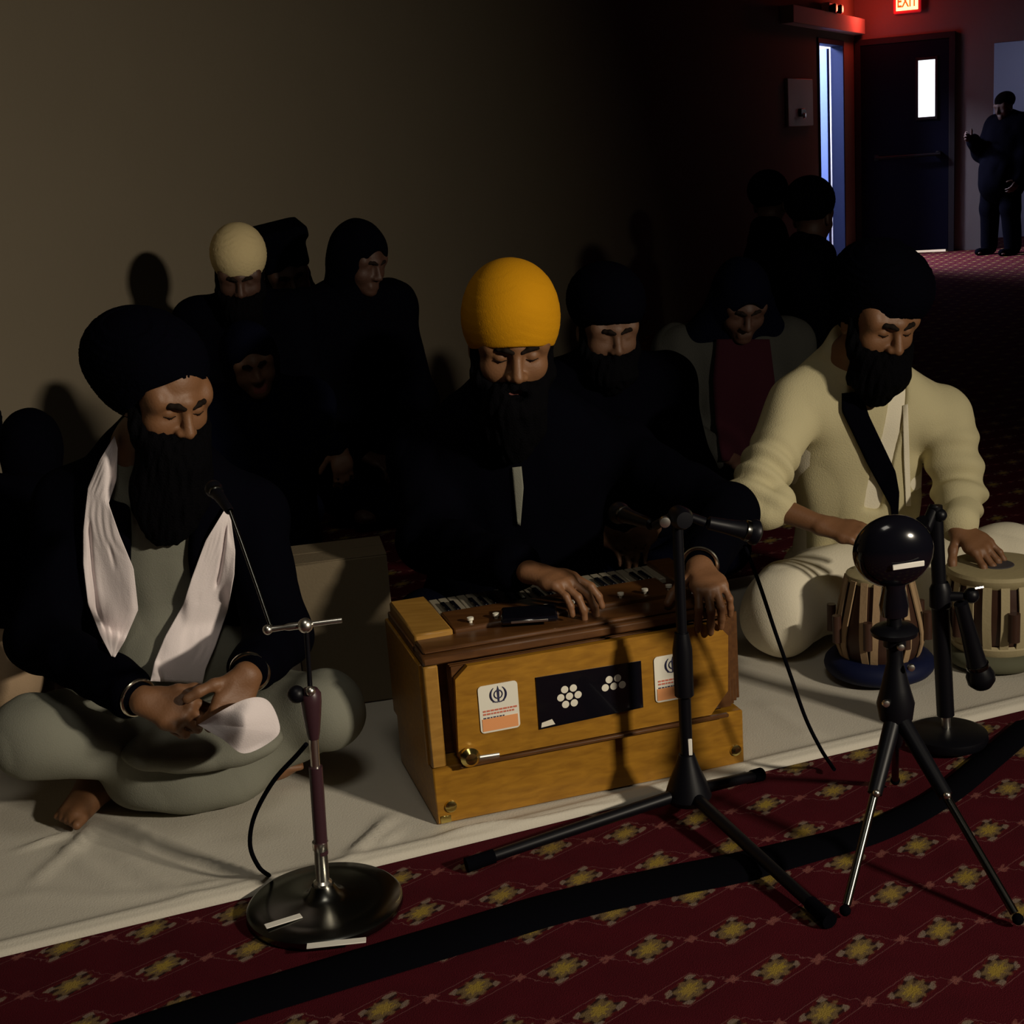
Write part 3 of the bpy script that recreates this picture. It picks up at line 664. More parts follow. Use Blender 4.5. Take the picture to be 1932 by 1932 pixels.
# bellows folds behind the flap
mb = MB()
for i in range(4): mb.box(hp(.355+.006*i, .004+.012*i, .232), (.60+.012*i, .005, .195), HA, .001)
for i in range(3): mb.box(hp(.358+.006*i, .010+.012*i, .232), (.575+.012*i, .006, .178), HA, .001)
mb.build('bellows', M['wood_dark'], har)
# flap board with cut corners
fl = [(.052, .150), (.058, .132), (.60, .132), (.640, .178), (.645, .300), (.618, .332), (.085, .332), (.058, .308)]
flap = MB().prism(fl, hp(0, -.016, 0), HX, Z3, -.014)
flap = flap.build('bellows_flap', M['wood'], har); flap['_base'] = har['_base']
mb = MB().box(hp(.345, -.0175, HB+.004), (.585, .012, .008), HA, .002); mb.build('flap_hinge', M['wood_dark'], har)
FY = -.0172
def sticker(cx, cz):
    w, h, r = .082, .100, .008; pts = []
    for sx, sy, a0 in ((1, 1, 0), (-1, 1, 90), (-1, -1, 180), (1, -1, 270)):
        for k in range(5): a = math.radians(a0+22.5*k); pts.append((cx+sx*(w/2-r)+r*math.cos(a), cz+sy*(h/2-r)+r*math.sin(a)))
    st = MB().prism(pts, hp(0, FY, 0), HX, Z3, .0015).build('sticker', M['paper'], flap); fy = FY-.0018
    def quad(name, x0, x1, z0, z1, m): return MB().box(hp(cx+(x0+x1)/2, fy, cz+(z0+z1)/2), (x1-x0, .0008, z1-z0), HA).build(name, m, har if 0 else flap)
    MB().prism([(cx-.037, cz-.046), (cx+.037, cz-.046), (cx+.037, cz-.020), (cx-.037, cz-.020)], hp(0, fy, 0), HX, Z3, .0008).build('orange_band', M['orange_ink'], flap)
    mb = MB(); rs = random.Random(5)
    for row, (zz, hh) in enumerate(((-.004, .0035), (-.0105, .0035))):     # two lines of small print, unreadable in the photograph
        x = -.034
        while x < .032: ww = rs.uniform(.003, .008); mb.box(hp(cx+x+ww/2, fy, cz+zz), (ww, .0008, hh), HA); x += ww+.0016
    mb.build('red_print', M['red_ink'], flap)
    mb = MB(); x = -.034
    while x < .010: ww = rs.uniform(.003, .006); mb.box(hp(cx+x+ww/2, fy, cz-.0185), (ww, .0008, .0022), HA); x += ww+.002
    mb.build('dark_print', M['navy_ink'], flap)
    # emblem: ring, upright double-edged sword, two curved swords
    mb = MB(); ez = cz+.026; P = lambda a, b: hp(cx+a, fy-.0003, ez+b)
    mb.tube([P(.0085*math.cos(t), .002+.0085*math.sin(t)) for t in np.linspace(0, 2*PI, 28)], .0012, 6)
    mb.prism([(cx-.0016, ez-.014), (cx+.0016, ez-.014), (cx+.0026, ez+.010), (cx, ez+.020), (cx-.0026, ez+.010)], hp(0, fy, 0), HX, Z3, .0008)
    for e in (-1, 1):
        ts = np.linspace(-1.25, .95, 18); mb.tube([P(e*(.0165*math.cos(t)-.0005), .002+.0175*math.sin(t)) for t in ts], [.0007+.0014*math.sin(PI*i/17) for i in range(18)], 6)
        mb.tube([P(e*.001, -.0145), P(e*.012, -.0125)], .0011, 6)
    mb.build('emblem', M['navy_ink'], flap); return st
sticker(.142, .236); sticker(.517, .232)
gp = [(.222, .172), (.448, .178), (.448, .280), (.222, .284)]
MB().prism(gp, hp(0, FY, 0), HX, Z3, .0015).build('grill_plate', M['gloss_black'], flap)
for cx, cz in ((.290, .232), (.386, .236)):
    for k in range(7):
        a = PI/3*k; o = (0, 0) if k == 6 else (.0185*math.cos(a), .0185*math.sin(a))
        if cx > .3 and k in (4, 5): continue
        MB().lathe(hp(cx+o[0], FY-.0012, cz+o[1]), [(0, 0), (.0078, 0), (.0078, .0008), (0, .0012)], 16, -HY).build('grill_disc', M['off_white'], flap)
MB().prism([(.226, .176), (.256, .178), (.250, .190), (.228, .186)], hp(0, FY-.0016, 0), HX, Z3, .0006).build('glare_patch', M['off_white'], flap)  # whitish glare on the plate corner, painted as a patch
# top
lidz = HT
mb = MB(); mb.box(hp(HW/2-.005, .045, lidz+.010), (HW-.01, .09, .020), HA, .004); mb.box(hp(HW/2-.005, .052, lidz+.024), (HW-.02, .076, .010), HA, .004); mb.build('front_moulding', M['wood_dark'], har)
mb = MB(); mb.box(hp(HW/2-.005, .20, lidz+.009), (HW-.01, .26, .018), HA, .002); mb.build('key_bed', M['wood_dark'], har); MB().box(hp(HW/2-.005, .150, lidz+.027), (HW-.19, .118, .022), HA, .003).build('cover_board', M['wood_dark'], har)
MB().box(hp(.045, .205, lidz+.026), (.08, .245, .030), HA, .004).build('end_block', M['wood_pale'], har)
MB().box(hp(HW-.045, .205, lidz+.026), (.06, .245, .030), HA, .004).build('end_block', M['wood_dark'], har)
nw = 25; kw = .52/nw
for i in range(nw): MB().box(hp(.09+kw*(i+.5), .268, lidz+.025), (kw-.0012, .11, .012), HA, .0015).build('white_key', M['ivory'], har)
for i in range(nw-1):
    if i % 7 in (2, 6): continue
    MB().box(hp(.09+kw*(i+1), .245, lidz+.033), (kw*.55, .062, .010), HA, .002).build('black_key', M['gloss_black'], har)
for i in range(9): MB().lathe(hp(.13+.055*i, .112, lidz+.038), [(.004, 0), (.004, .004), (.007, .006), (.007, .011), (0, .012)], 14).build('stop_knob', M['off_white'], har)
# metal work
k = MB().lathe(hp(.072, 0, .158-.012), [(.020, 0), (.020, .003), (.008, .006), (.009, .016), (.019, .022), (.020, .031), (.012, .040), (0, .042)], 28, -HY).build('brass_knob', M['brass'], har)
MB().box(hp(.100, -.004, .134), (.075, .008, .022), HA, .003).tube([hp(.085, -.012, .135), hp(.135, -.012, .133)], .007, 12).build('catch', M['steel'], har)
for x, z in ((.030, .036), (HW-.020, .034)): MB().lathe(hp(x, 0, z), [(0, 0), (.013, 0), (.012, .004), (.006, .006), (0, .005)], 20, -HY).build('corner_stud', M['brass'], har)
MB().box(hp(.018, -.001, .010), (.022, .003, .016), HA, .001).build('corner_plate', M['brass'], har)
# black phone lying on the top board
pc2 = hp(.245, .075, lidz+.0475); PA = np.array([nrm(HX*.96-HY*.28), nrm(HY*.96+HX*.28), Z3])
ph = thing('phone', 'small black flat device lying on top of the harmonium near the player hands', 'phone', pc2-Z3*.0055)
MB().box(pc2, (.115, .085, .011), PA, .004).build('body', M['gloss_black'], ph); MB().box(pc2+Z3*.006, (.105, .075, .001), PA).build('screen', M['gloss_black'], ph)
MB().box(pc2-PA[1]*.043, (.075, .002, .005), PA, .0005).build('edge_glint', M['steel'], ph)  # bright strip standing in for the highlight along the front edge

# ================================================================= MICROPHONE STANDS
def mic(parent_base, a, b, name, label, group=None, r=.017):
    "hand microphone from tail a to head b"
    a, b = np.array(a), np.array(b); d = nrm(b-a); L = np.linalg.norm(b-a)
    t = thing(name, label, 'microphone', a)
    MB().lathe(a, [(.006, 0), (r*.62, .004), (r*.7, L*.35), (r*.85, L*.66), (r*.92, L*.70), (0, L*.70)], 20, d).build('handle', M['black_metal'], t)
    MB().lathe(a+d*L*.69, [(r*.7, 0), (r*1.0, .004), (r*1.0, .012), (r*.95, .014)], 20, d).build('collar', M['dark_steel'], t)
    MB().lathe(a+d*(L*.70+.010), [(r*.95, 0), (r*1.25, L*.09), (r*1.22, L*.16), (r*.8, L*.22), (0, L*.235)], 20, d).build('grille', M['black_metal'], t); return t
# left: chrome round base
lb = np.array([-.393, 2.308, .016]); lt = at(577, 1178, 2.308)
sl = thing('microphone_stand', 'chrome topped microphone stand on a wide round dark base at the sheet edge', 'microphone stand', lb*np.array([1, 1, 0])+Z3*.002)
MB().lathe(lb*[1, 1, 0]+Z3*.003, [(0, 0), (.140, 0), (.143, .006), (.142, .013), (.136, .018), (.10, .0205), (.045, .024), (.028, .034), (.020, .048), (0, .048)], 64).build('base', M['dark_steel'], sl)
tp = lambda t: lb+(lt-lb)*t
for a0, a1, rr, dd in ((-.055, .045, .128, 0), (-.118, -.075, .118, 1)): pass
for (px0, py0, px1, py1) in ((578, 1780, 690, 1768), (500, 1745, 568, 1724)):
    a, b = ground(px0, py0, .030), ground(px1, py1, .030); c = (a+b)/2; q = c-lb; rad = np.hypot(q[0], q[1]); zz = .019 if rad < .132 else .014
    c = np.array([c[0], c[1], 0])+Z3*(.0265-.03*max(0, rad-.10)); d = nrm(b-a); n = np.array([-d[1], d[0], 0])
    MB().box(c, (np.linalg.norm(b-a), .016, .002), np.array([d, n, Z3]), .0005).build('glint_strip', M['glint_white'], sl)  # white strips painted for the light bars reflected in the base
MB().lathe(lb+Z3*.028, [(.017, 0), (.017, .012), (.0125, .016), (.0125, .075), (.0145, .078), (.0145, .092), (0, .092)], 24, lt-lb).build('socket', M['steel'], sl)
MB().tube([tp(.18), tp(.50)], .0125, 20).build('lower_tube', M['pole_brown'], sl)
MB().tube([tp(.49), tp(.63)], .0085, 16).build('upper_tube', M['steel'], sl)
MB().lathe(tp(.60), [(.0095, 0), (.012, .012), (.016, .045), (.0185, .070), (.0185, .085), (.013, .094), (0, .096)], 24, lt-lb).build('clutch', M['pole_brown'], sl)
MB().ball(tp(.765)+np.array([-.024, -.006, 0]), .016, 16).build('clutch_knob', M['black_metal'], sl)
MB().ball(tp(.775)+np.array([.002, -.014, .002]), .009, 14).build('clutch_cap', M['steel'], sl)
MB().tube([tp(.75), tp(1.0)], .0045, 12).build('thin_rod', M['black_metal'], sl)
ba, bb = at(505, 1188, 2.300), at(645, 1170, 2.312)
MB().tube([ba, lerp(ba, bb, .22), lerp(ba, bb, .28), lerp(ba, bb, .48)], [.0055, .0045, .0065, .0065], 14).tube([lerp(ba, bb, .48), bb], .0048, 14).build('cross_bar', M['steel'], sl)
MB().ball(tp(1.0)+np.array([0, -.006, 0]), .0135, 20).build('joint', M['steel'], sl)
MB().ball(ba, .009, 16).build('bar_end', M['steel'], sl)
g0, g1 = at(510, 1180, 2.302), at(434, 965, 2.43)
MB().tube([g0, lerp(g0, g1, .3)+Z3*.004, lerp(g0, g1, .7)+Z3*.004, g1], .0036, 12).build('boom', M['dark_steel'], sl)
mic(0, g1, at(400, 918, 2.53), 'microphone', 'slim black microphone held before the beard of the man with a white scarf', r=.013)
# its cable
cab = [tp(.60)+np.array([-.010, -.022, .0]), at(560, 1425, 2.30), at(515, 1475, 2.32), at(480, 1540, 2.35), at(472, 1595, 2.36), at(488, 1635, 2.37), ground(508, 1652, .020), ground(512, 1656, .020)]
def spline(P, n=12):
    P = [np.array(p) for p in P]; out = []
    for i in range(len(P)-1):
        p0, p1, p2, p3 = P[max(i-1, 0)], P[i], P[i+1], P[min(i+2, len(P)-1)]
        for k in range(n): t = k/n; out.append(.5*((2*p1)+(-p0+p2)*t+(2*p0-5*p1+4*p2-p3)*t*t+(-p0+3*p1-3*p2+p3)*t**3))
    return out+[P[-1]]
cb = cab[-1]
tag(MB().tube(spline(cab[:-1]), .0042, 10).build('cable', M['black_rubber'], None, cab[-2]), 'black cable looping from the stand with a round dark base down to the white sheet', 'cable')

# centre: black tripod stand
cb0 = np.array([.310, 2.567, .0]); ct = at(1277, 962, 2.567)
sc_ = thing('microphone_stand', 'tall black tripod microphone stand in front of the right end of the harmonium', 'microphone stand', cb0)
cp = lambda z: np.array([cb0[0]+(ct[0]-cb0[0])*z/ct[2], cb0[1], z])
MB().lathe(cp(.035), [(0, 0), (.040, .0), (.047, .012), (.038, .040), (.024, .075), (.016, .100), (0, .100)], 28).build('hub', M['black_metal'], sc_)
MB().tube([cp(.05), cp(.30)], .0125, 18).build('lower_tube', M['black_metal'], sc_)
MB().lathe(cp(.255), [(.013, 0), (.019, .006), (.0195, .10), (.014, .135), (0, .135)], 24).build('clutch', M['black_metal'], sc_)
MB().tube([cp(.38), ct], .0105, 16).build('upper_tube', M['black_metal'], sc_)
MB().box(cp(.155)+np.array([.006, -.0125, 0]), (.008, .003, .035), None, .001).build('glint_strip', M['glint_white'], sc_)  # pale strip painted for the reflection on the lower tube
for q in (ground(880, 1636, .012), ground(1566, 1742, .012), at(1436, 1478, 2.70)):
    q = np.array(q); q[2] = max(q[2], .016); s0_ = cp(.055); l = MB().tube([s0_, lerp(s0_, q, .9)], [.013, .011], 14).build('leg', M['black_metal'], sc_); l['_base'] = sc_['_base']
    MB().tube([lerp(s0_, q, .88), q], [.0135, .0145], 14).build('rubber_foot', M['black_rubber'], l)
MB().lathe(ct-Z3*.01, [(0, 0), (.020, .002), (.022, .03), (.016, .045), (0, .046)], 20, np.array([.2, -1, 0])).build('boom_clamp', M['black_metal'], sc_)
bl, br = at(1236, 992, 2.590), at(1330, 985, 2.545)
MB().tube([bl, ct+np.array([0, -.02, .0]), br], .009, 14).build('boom', M['black_metal'], sc_)
MB().lathe(ct+np.array([-.028, -.03, -.012]), [(0, 0), (.010, 0), (.010, .012), (0, .014)], 16, (0, -1, 0)).build('wing_screw', M['steel'], sc_)
mic(0, bl+nrm(at(1160, 965, 2.74)-bl)*.012, at(1160, 965, 2.74), 'microphone', 'black microphone on the tall tripod stand pointing at the man in the yellow turban', r=.018)
m2b = at(1432, 1006, 2.56); m2a = br+nrm(m2b-br)*.003
mic(0, m2a, m2b, 'microphone', 'black microphone on the tall tripod stand pointing at the tabla player in cream', r=.020)
cab = [at(1405, 1030, 2.56), at(1432, 1100, 2.58), at(1462, 1190, 2.60), at(1490, 1270, 2.61), at(1520, 1355, 2.62), at(1548, 1412, 2.63), ground(1566, 1440, .025), ground(1574, 1452, .02)]
tag(MB().tube(spline(cab), .0040, 10).build('cable', M['black_rubber'], None, cab[-1]), 'black cable hanging from the tall tripod stand to the edge of the white sheet', 'cable')

# right: thick black stand on a small round base
rb = ground(1787, 1400, .008)*[1, 1, 0]; rt_ = at(1764, 945, rb[1])
sr = thing('microphone_stand', 'thick black microphone stand on a small round base beside the tabla drums', 'microphone stand', rb+Z3*.001)
rp = lambda t: rb+(rt_-rb)*t
MB().lathe(rb+Z3*.018, [(0, -.006), (.082, -.006), (.086, .002), (.084, .014), (.070, .020), (.020, .026), (0, .026)], 48).build('base', M['black_metal'], sr)
MB().tube([rp(.06), rp(.15)], .010, 18).build('socket', M['steel'], sr)
MB().tube([rp(.13), rp(.60)], .0185, 20).build('lower_tube', M['black_metal'], sr)
MB().tube([rp(.58), rp(.98)], .0150, 18).build('upper_tube', M['black_metal'], sr)
MB().lathe(rp(.57), [(.017, 0), (.023, .006), (.023, .045), (.016, .06)], 20).build('clutch', M['black_metal'], sr)
MB().tube([rp(.62), rp(.62)+np.array([.045, -.012, .0])], [.012, .010], 14).ball(rp(.62)+np.array([.062, -.014, .002]), .017, 14).build('clamp_knob', M['black_metal'], sr)
MB().tube([rp(.635)+np.array([.064, -.030, .014]), rp(.635)+np.array([.082, -.028, .015])], .004, 8).build('screw_tip', M['steel'], sr)
MB().tube([rp(.98), rp(.90)+np.array([-.025, -.01, 0]), at(1738, 985, rb[1]-.02)], [.012, .014, .017], 14).build('upper_clip', M['black_metal'], sr)
MB().ball(at(1774, 972, rb[1]-.01), .014, 14).build('tilt_knob', M['black_metal'], sr)
mic(0, at(1812, 1135, rb[1]-.05), at(1856, 1300, rb[1]-.03), 'microphone', 'black microphone hanging head down from the thick stand beside the cream drum', r=.024)

# small tripod with a round glossy head
th_ = at(1690, 1345, 2.36); tc_ = at(1685, 1040, 2.36)
stp = thing('tripod', 'small black tripod with a round glossy black head standing before the strapped drum', 'tripod', np.array([th_[0], th_[1], 0]))
AX = nrm(tc_-th_); L = np.linalg.norm(tc_-th_)
MB().lathe(th_, [(0, -.01), (.030, -.01), (.034, .02), (.026, .05), (.018, .085), (.0145, .10), (.0145, .125), (.020, .13), (.020, .150), (.013, .153), (.013, L-.10), (0, L-.10)], 28, AX).build('column', M['black_metal'], stp)
MB().lathe(th_+AX*(L-.155), [(0, 0), (.040, .0), (.042, .008), (.036, .014), (.018, .018), (0, .018)], 28, AX).build('plate', M['black_metal'], stp)
MB().lathe(th_+AX*(L-.118), [(.024, 0), (.026, .02), (.020, .05), (.022, .06), (0, .06)], 24, AX).build('neck', M['gloss_black'], stp)
for e, zz in ((-.024, .03), (.022, .095), (.004, .135)): MB().lathe(th_+AX*zz+np.array([e, -.022, 0]), [(0, 0), (.007, 0), (.006, .006), (0, .008)], 14, (0, -1, 0)).build('screw', M['steel'], stp)
hd_ = MB().ball((0, 0, 0), .071, 40, (1, .62, .95)); RX = np.array(Euler((.12, 0, 0)).to_matrix()); hd_.v = [tuple(RX@np.array(v)+tc_) for v in hd_.v]
hb = hd_.build('round_head', M['gloss_black'], stp); hb['_base'] = stp['_base']
y = -math.sqrt(1-(.014/.071)**2-(.012/.067)**2)*.044-.0022
MB().box(tc_+np.array([.014, y, -.014]), (.056, .003, .010), np.array(Euler((.12, -.06, .05)).to_matrix()).T, .0008).build('glint_strip', M['glint_white'], hb)  # white bar painted for the light reflected in the glossy head
for q in (ground(1592, 1728, .010), ground(1927, 1745, .010), np.array([.74, 2.62, .016])):
    s0_ = th_+AX*.005; kk = lerp(s0_, q, .42); l = MB().tube([s0_, kk], [.016, .013], 14).build('leg', M['black_metal'], stp); l['_base'] = stp['_base']
    MB().tube([lerp(s0_, q, .40), lerp(s0_, q, .95)], .0075, 12).build('inner_tube', M['dark_steel'], l); MB().ball(lerp(s0_, q, .975), .010, 12).build('rubber_foot', M['black_rubber'], l)
    MB().ball(lerp(s0_, q, .415)+np.array([0, -.010, .004]), .007, 10).build('lock', M['steel'], l)

# ================================================================= TABLA PAIR
def ring(c, R, r, name, m, parent, sq=.8): 
    pr = [(R+r*math.cos(a), r*sq*math.sin(a)) for a in np.linspace(0, 2*PI, 17)]; return MB().lathe(c, pr, 48).build(name, m, parent)
t1 = ground(1672, 1300, .0)*[1, 1, 0]; t1[1] += .062; t1 += Z3*SZ
dl_ = thing('tabla_drum', 'dark strapped tabla drum on a blue ring cushion behind the small tripod', 'drum', t1)
ring(t1+Z3*.036, .098, .034, 'ring_cushion', M['navy_ring'], dl_)
pr = [(.0, .03), (.078, .032), (.096, .075), (.104, .11), (.098, .15), (.085, .21), (.073, .262), (.0, .262)]
MB().lathe(t1, pr, 48).build('shell', M['drum_wood'], dl_)
MB().lathe(t1+Z3*.262, [(.0745, -.016), (.0785, -.008), (.0765, .002), (.070, .0045), (0, .004)], 48).build('drumhead', M['drum_skin'], dl_)
MB().lathe(t1+Z3*.2665, [(.030, 0), (.028, .0014), (0, .0016)], 32).build('black_spot', M['drum_spot'], dl_)
def interp(pr, z): zs = [p[1] for p in pr[1:-1]]; return float(np.interp(z, zs, [p[0] for p in pr[1:-1]]))
for i in range(16):
    a = 2*PI*i/16+.1; zz = np.linspace(.258, .045, 9); tw = .10*((-1)**i); V = []
    for z in zz:
        r = interp(pr, z)+.003; aa = a+tw*(.258-z)/.21
        for w in (-.0085, .0085):
            for rr in (0, .0035): V.append(t1+np.array([(r+rr)*math.cos(aa)-w*math.sin(aa), (r+rr)*math.sin(aa)+w*math.cos(aa), z]))
    Fq = []
    for k in range(len(zz)-1):
        o = 4*k; Fq += [(o, o+2, o+6, o+4), (o+1, o+5, o+7, o+3), (o, o+4, o+5, o+1), (o+2, o+3, o+7, o+6)]
    MB().add(V, Fq+[(0, 1, 3, 2), (4*len(zz)-4, 4*len(zz)-2, 4*len(zz)-1, 4*len(zz)-3)]).build('strap', M['strap'], dl_)
for i in range(8):
    a = 2*PI*i/8+.3; r = interp(pr, .14)+.016; c = t1+np.array([r*math.cos(a), r*math.sin(a), .14])
    MB().tube([c-Z3*.034, c+Z3*.034], .011, 12).build('tuning_peg', M['drum_wood'], dl_)
t2 = ground(1893, 1290, .0)*[1, 1, 0]; t2 += np.array([.02, .11, SZ])
d2 = thing('tabla_drum', 'cream laced tabla drum with a dark spot on its pale head at the far right', 'drum', t2)
ring(t2+Z3*.030, .095, .028, 'ring_cushion', mat('olive_ring_cloth', (.10, .10, .06), .9), d2)
pr2 = [(0, .02), (.075, .025), (.100, .06), (.114, .12), (.116, .17), (.112, .215), (.108, .245), (0, .245)]
MB().lathe(t2, pr2, 56).build('shell', M['drum_wood'], d2)
MB().lathe(t2+Z3*.245, [(.110, -.024), (.119, -.014), (.121, -.002), (.116, .006), (.106, .008), (0, .0075)], 56).build('drumhead', M['drum_skin'], d2)
MB().lathe(t2+Z3*.2530, [(.040, 0), (.038, .0016), (0, .002)], 36).build('black_spot', M['drum_spot'], d2)
pr = pr2
for i in range(18):
    a = 2*PI*i/18; zz = np.linspace(.236, .040, 8); V = []
    for z in zz:
        r = interp(pr2, z)+.003
        for w in (-.010, .010):
            for rr in (0, .004): V.append(t2+np.array([(r+rr)*math.cos(a)-w*math.sin(a), (r+rr)*math.sin(a)+w*math.cos(a), z]))
    Fq = []
    for k in range(len(zz)-1):
        o = 4*k; Fq += [(o, o+2, o+6, o+4), (o+1, o+5, o+7, o+3), (o, o+4, o+5, o+1), (o+2, o+3, o+7, o+6)]
    MB().add(V, Fq+[(0, 1, 3, 2), (4*len(zz)-4, 4*len(zz)-2, 4*len(zz)-1, 4*len(zz)-3)]).build('strap', M['cream_drum'], d2)
MB().lathe(t2, [(interp(pr2, .055)+.003, .045), (interp(pr2, .055)+.010, .055), (interp(pr2, .07)+.010, .070), (interp(pr2, .075)+.003, .078)], 56).build('lower_hoop', M['cream_drum'], d2)
for i in range(6):
    a = 2*PI*i/6-.55; r = interp(pr2, .13)+.014; c = t2+np.array([r*math.cos(a), r*math.sin(a), .135])
    MB().tube([c-Z3*.035, c+Z3*.035], .014, 14).build('tuning_peg', M['drum_wood'], d2)

# ================================================================= LOOSE THINGS
# plain brown box between the two singers
bc = at(640, 1232, 3.22); bx0 = np.array([bc[0]+.0, 3.36, SZ]); BA = np.array([nrm([.985, .17, 0]), nrm([-.17, .985, 0]), Z3])
bo = thing('cardboard_box', 'plain brown box standing between the man with a white scarf and the yellow turban man', 'box', bx0)
bh = at(640, 1062, 3.25)[2]-SZ
MB().box(bx0+Z3*(bh/2), (.235, .18, bh), BA, .003).build('carton', M['card'], bo)
MB().box(bx0+Z3*(bh+.0015)+BA[1]*.045, (.235, .085, .003), BA, .001).build('lid_flap', M['card'], bo); MB().box(bx0+Z3*(bh+.0015)-BA[1]*.045, (.235, .085, .003), BA, .001).build('lid_flap', M['card'], bo)
# long black strip on the carpet
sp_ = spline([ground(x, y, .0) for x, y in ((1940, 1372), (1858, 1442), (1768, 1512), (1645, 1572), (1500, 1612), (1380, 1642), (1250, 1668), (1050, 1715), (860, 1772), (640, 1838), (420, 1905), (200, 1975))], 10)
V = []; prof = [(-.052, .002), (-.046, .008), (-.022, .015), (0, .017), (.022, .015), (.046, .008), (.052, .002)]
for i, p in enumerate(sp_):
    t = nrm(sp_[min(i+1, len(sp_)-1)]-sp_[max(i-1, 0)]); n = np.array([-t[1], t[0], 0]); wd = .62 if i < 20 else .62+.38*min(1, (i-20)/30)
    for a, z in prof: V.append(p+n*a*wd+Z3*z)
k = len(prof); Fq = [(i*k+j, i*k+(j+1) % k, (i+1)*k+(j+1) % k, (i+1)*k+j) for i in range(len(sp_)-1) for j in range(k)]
tag(MB().add(V, Fq, True).add(V[:k], [tuple(range(k))]).add(V[-k:], [tuple(range(k))]).build('black_strip', M['black_rubber'], None, sp_[60]), 'long low black strip winding across the patterned carpet in front of the stands', 'cable cover')

# ================================================================= PEOPLE: the three musicians
A = lambda *q: np.array(at(*q))
# ---- left singer: black turban, black jacket, white scarf
hd = Head(at(309, 742, 2.85), 42, 22, 3, 1.0)
J = dict(neck=hd(0, -.045, -.150), shR=A(140, 960, 2.96), shL=A(470, 975, 3.0), pel=np.array([-.80, 3.10, .13]), elR=A(75, 1205, 2.80), wrR=A(270, 1322, 2.54), elL=A(525, 1200, 2.85), wrL=A(468, 1272, 2.57),
         hipR=np.array([-.90, 3.04, .12]), hipL=np.array([-.70, 3.06, .12]), knR=A(60, 1390, 2.66), knL=A(618, 1340, 2.80), anR=np.array([-.60, 2.80, .07]), anL=np.array(ground(212, 1448, .07)))
toeL = np.array(ground(122, 1552, .035)); toeR = np.array([-.50, 2.86, .05]); base = (-.78, 2.85, 0)
B = Shape(.0034); add_head(B, hd, J['neck']); add_torso(B, J, -.012); add_arms(B, J, -.004); add_legs(B, J, -.006)
add_foot(B, J['anL'], toeL, .042); add_foot(B, J['anR'], toeR, .032); B.cap(J['neck'], lerp(J['shR'], J['shL'], .5), .06, .07, .04)
hR = add_hand(B, J['wrR'], (.90, -.22, -.30), (-.10, -.72, .70), True, 1.0, ((42, 74, 52), (48, 76, 54), (52, 78, 54), (55, 76, 54)), 3, (.85, .50, .12))
hL = add_hand(B, J['wrL'], (-.45, -.48, -.75), (.55, -.72, .30), False, 1.0, ((40, 72, 48), (52, 76, 50), (56, 78, 52), (60, 76, 52)), 3, (.62, .75, .0))
pL = person_mesh(B, 'seated bearded man in black turban and jacket with a white scarf round his neck', base, hd, .013)
W_tr = Shape(.006); add_legs(W_tr, J, .022, .88, .04); W_tr.ell(lerp(J['knR'], J['knL'], .5)+np.array([0, .16, -.10]), (.27, .19, .085), EYE3, .06); W_tr.ell(J['pel']+Z3*.0, (.21, .18, .12), EYE3, .05)
W_tr.ell(A(345, 1400, 2.74)*[1, 1, 0]+Z3*.07, (.16, .08, .055), EYE3, .06); W_tr.zmin = .0135
shape_obj(W_tr, 'trousers', M['kurta'], pL, base, clothes_disp(.0045, 30, 2), 1)
K = Shape(.006); add_torso(K, J, .008); K.ell(lerp(J['pel'], J['neck'], .25)+np.array([.02, -.10, -.02]), (.17, .12, .11), EYE3, .06); K.cap(J['neck']-Z3*.02, J['neck']+Z3*.02, .066, .060, .02)
K.ell(A(380, 1405, 2.68), (.17, .10, .045), EYE3, .05)
shape_obj(K, 'kurta', M['kurta'], pL, base, clothes_disp(.004, 34, 4, (1, 1, .5)), 1)
JK = Shape(.006); add_torso(JK, J, .030); add_arms(JK, J, .020, (.86, .84), .04, 1.12)
ax = axes(J); ctr = lerp(J['pel'], J['neck'], .45)
JK.box(ctr+ax[1]*.16-ax[2]*.05, (.062, .12, .40), ax, .02, .02, 's'); JK.box(lerp(J['pel'], J['neck'], 1.02)+ax[1]*.10, (.075, .10, .10), ax, .03, .02, 's')
JK.ell(J['pel']-ax[1]*.05, (.22, .19, .14), EYE3, .06)
JK.cap(lerp(J['shR'], J['neck'], .35)-ax[1]*.03, J['neck']-ax[1]*.055+Z3*.02, .045, .035, .04); JK.cap(lerp(J['shL'], J['neck'], .35)-ax[1]*.03, J['neck']-ax[1]*.055+Z3*.02, .045, .035, .04); JK.zmin = .0135
shape_obj(JK, 'jacket', M['black_cloth'], pL, base, clothes_disp(.004, 40, 6), 1)
drape([JK, K], [(216, 822), (188, 868), (166, 920), (157, 1000), (157, 1065), (166, 1140), (190, 1200), (210, 1238)], [(222, 845), (220, 905), (205, 950), (226, 1010), (252, 1072), (261, 1150), (236, 1208), (217, 1240)], 2.5, 3.2, 'scarf', M['scarf'], pL, base, 44, 60, .014, .006, .004, 55, 3, groove=((.16, .38, .82, .012), (.62, .45, .6, .004)))
drape([JK, K, W_tr], [(428, 955), (388, 1020), (362, 1090), (346, 1140), (312, 1200), (291, 1250), (284, 1285)], [(434, 965), (444, 1040), (442, 1085), (430, 1150), (406, 1220), (388, 1262), (382, 1290)], 2.45, 3.2, 'scarf', M['scarf'], pL, base, 44, 60, .014, .006, .004, 55, 4, groove=((.62, .08, .46, .013), (.3, .5, .56, .004)))
T = turban(hd, (-.006, -.050, .050), (.112, .130, .102), (.092, .092), (-.03, -.085), .005, extra=(((-.03, -.105, .040), (.092, .090, .088)), ((0, -.03, -.01), (.094, .09, .05))))
shape_obj(T, 'turban', M['turban_black'], pL, base, turban_disp(hd, .003, 40), 2, built=True)
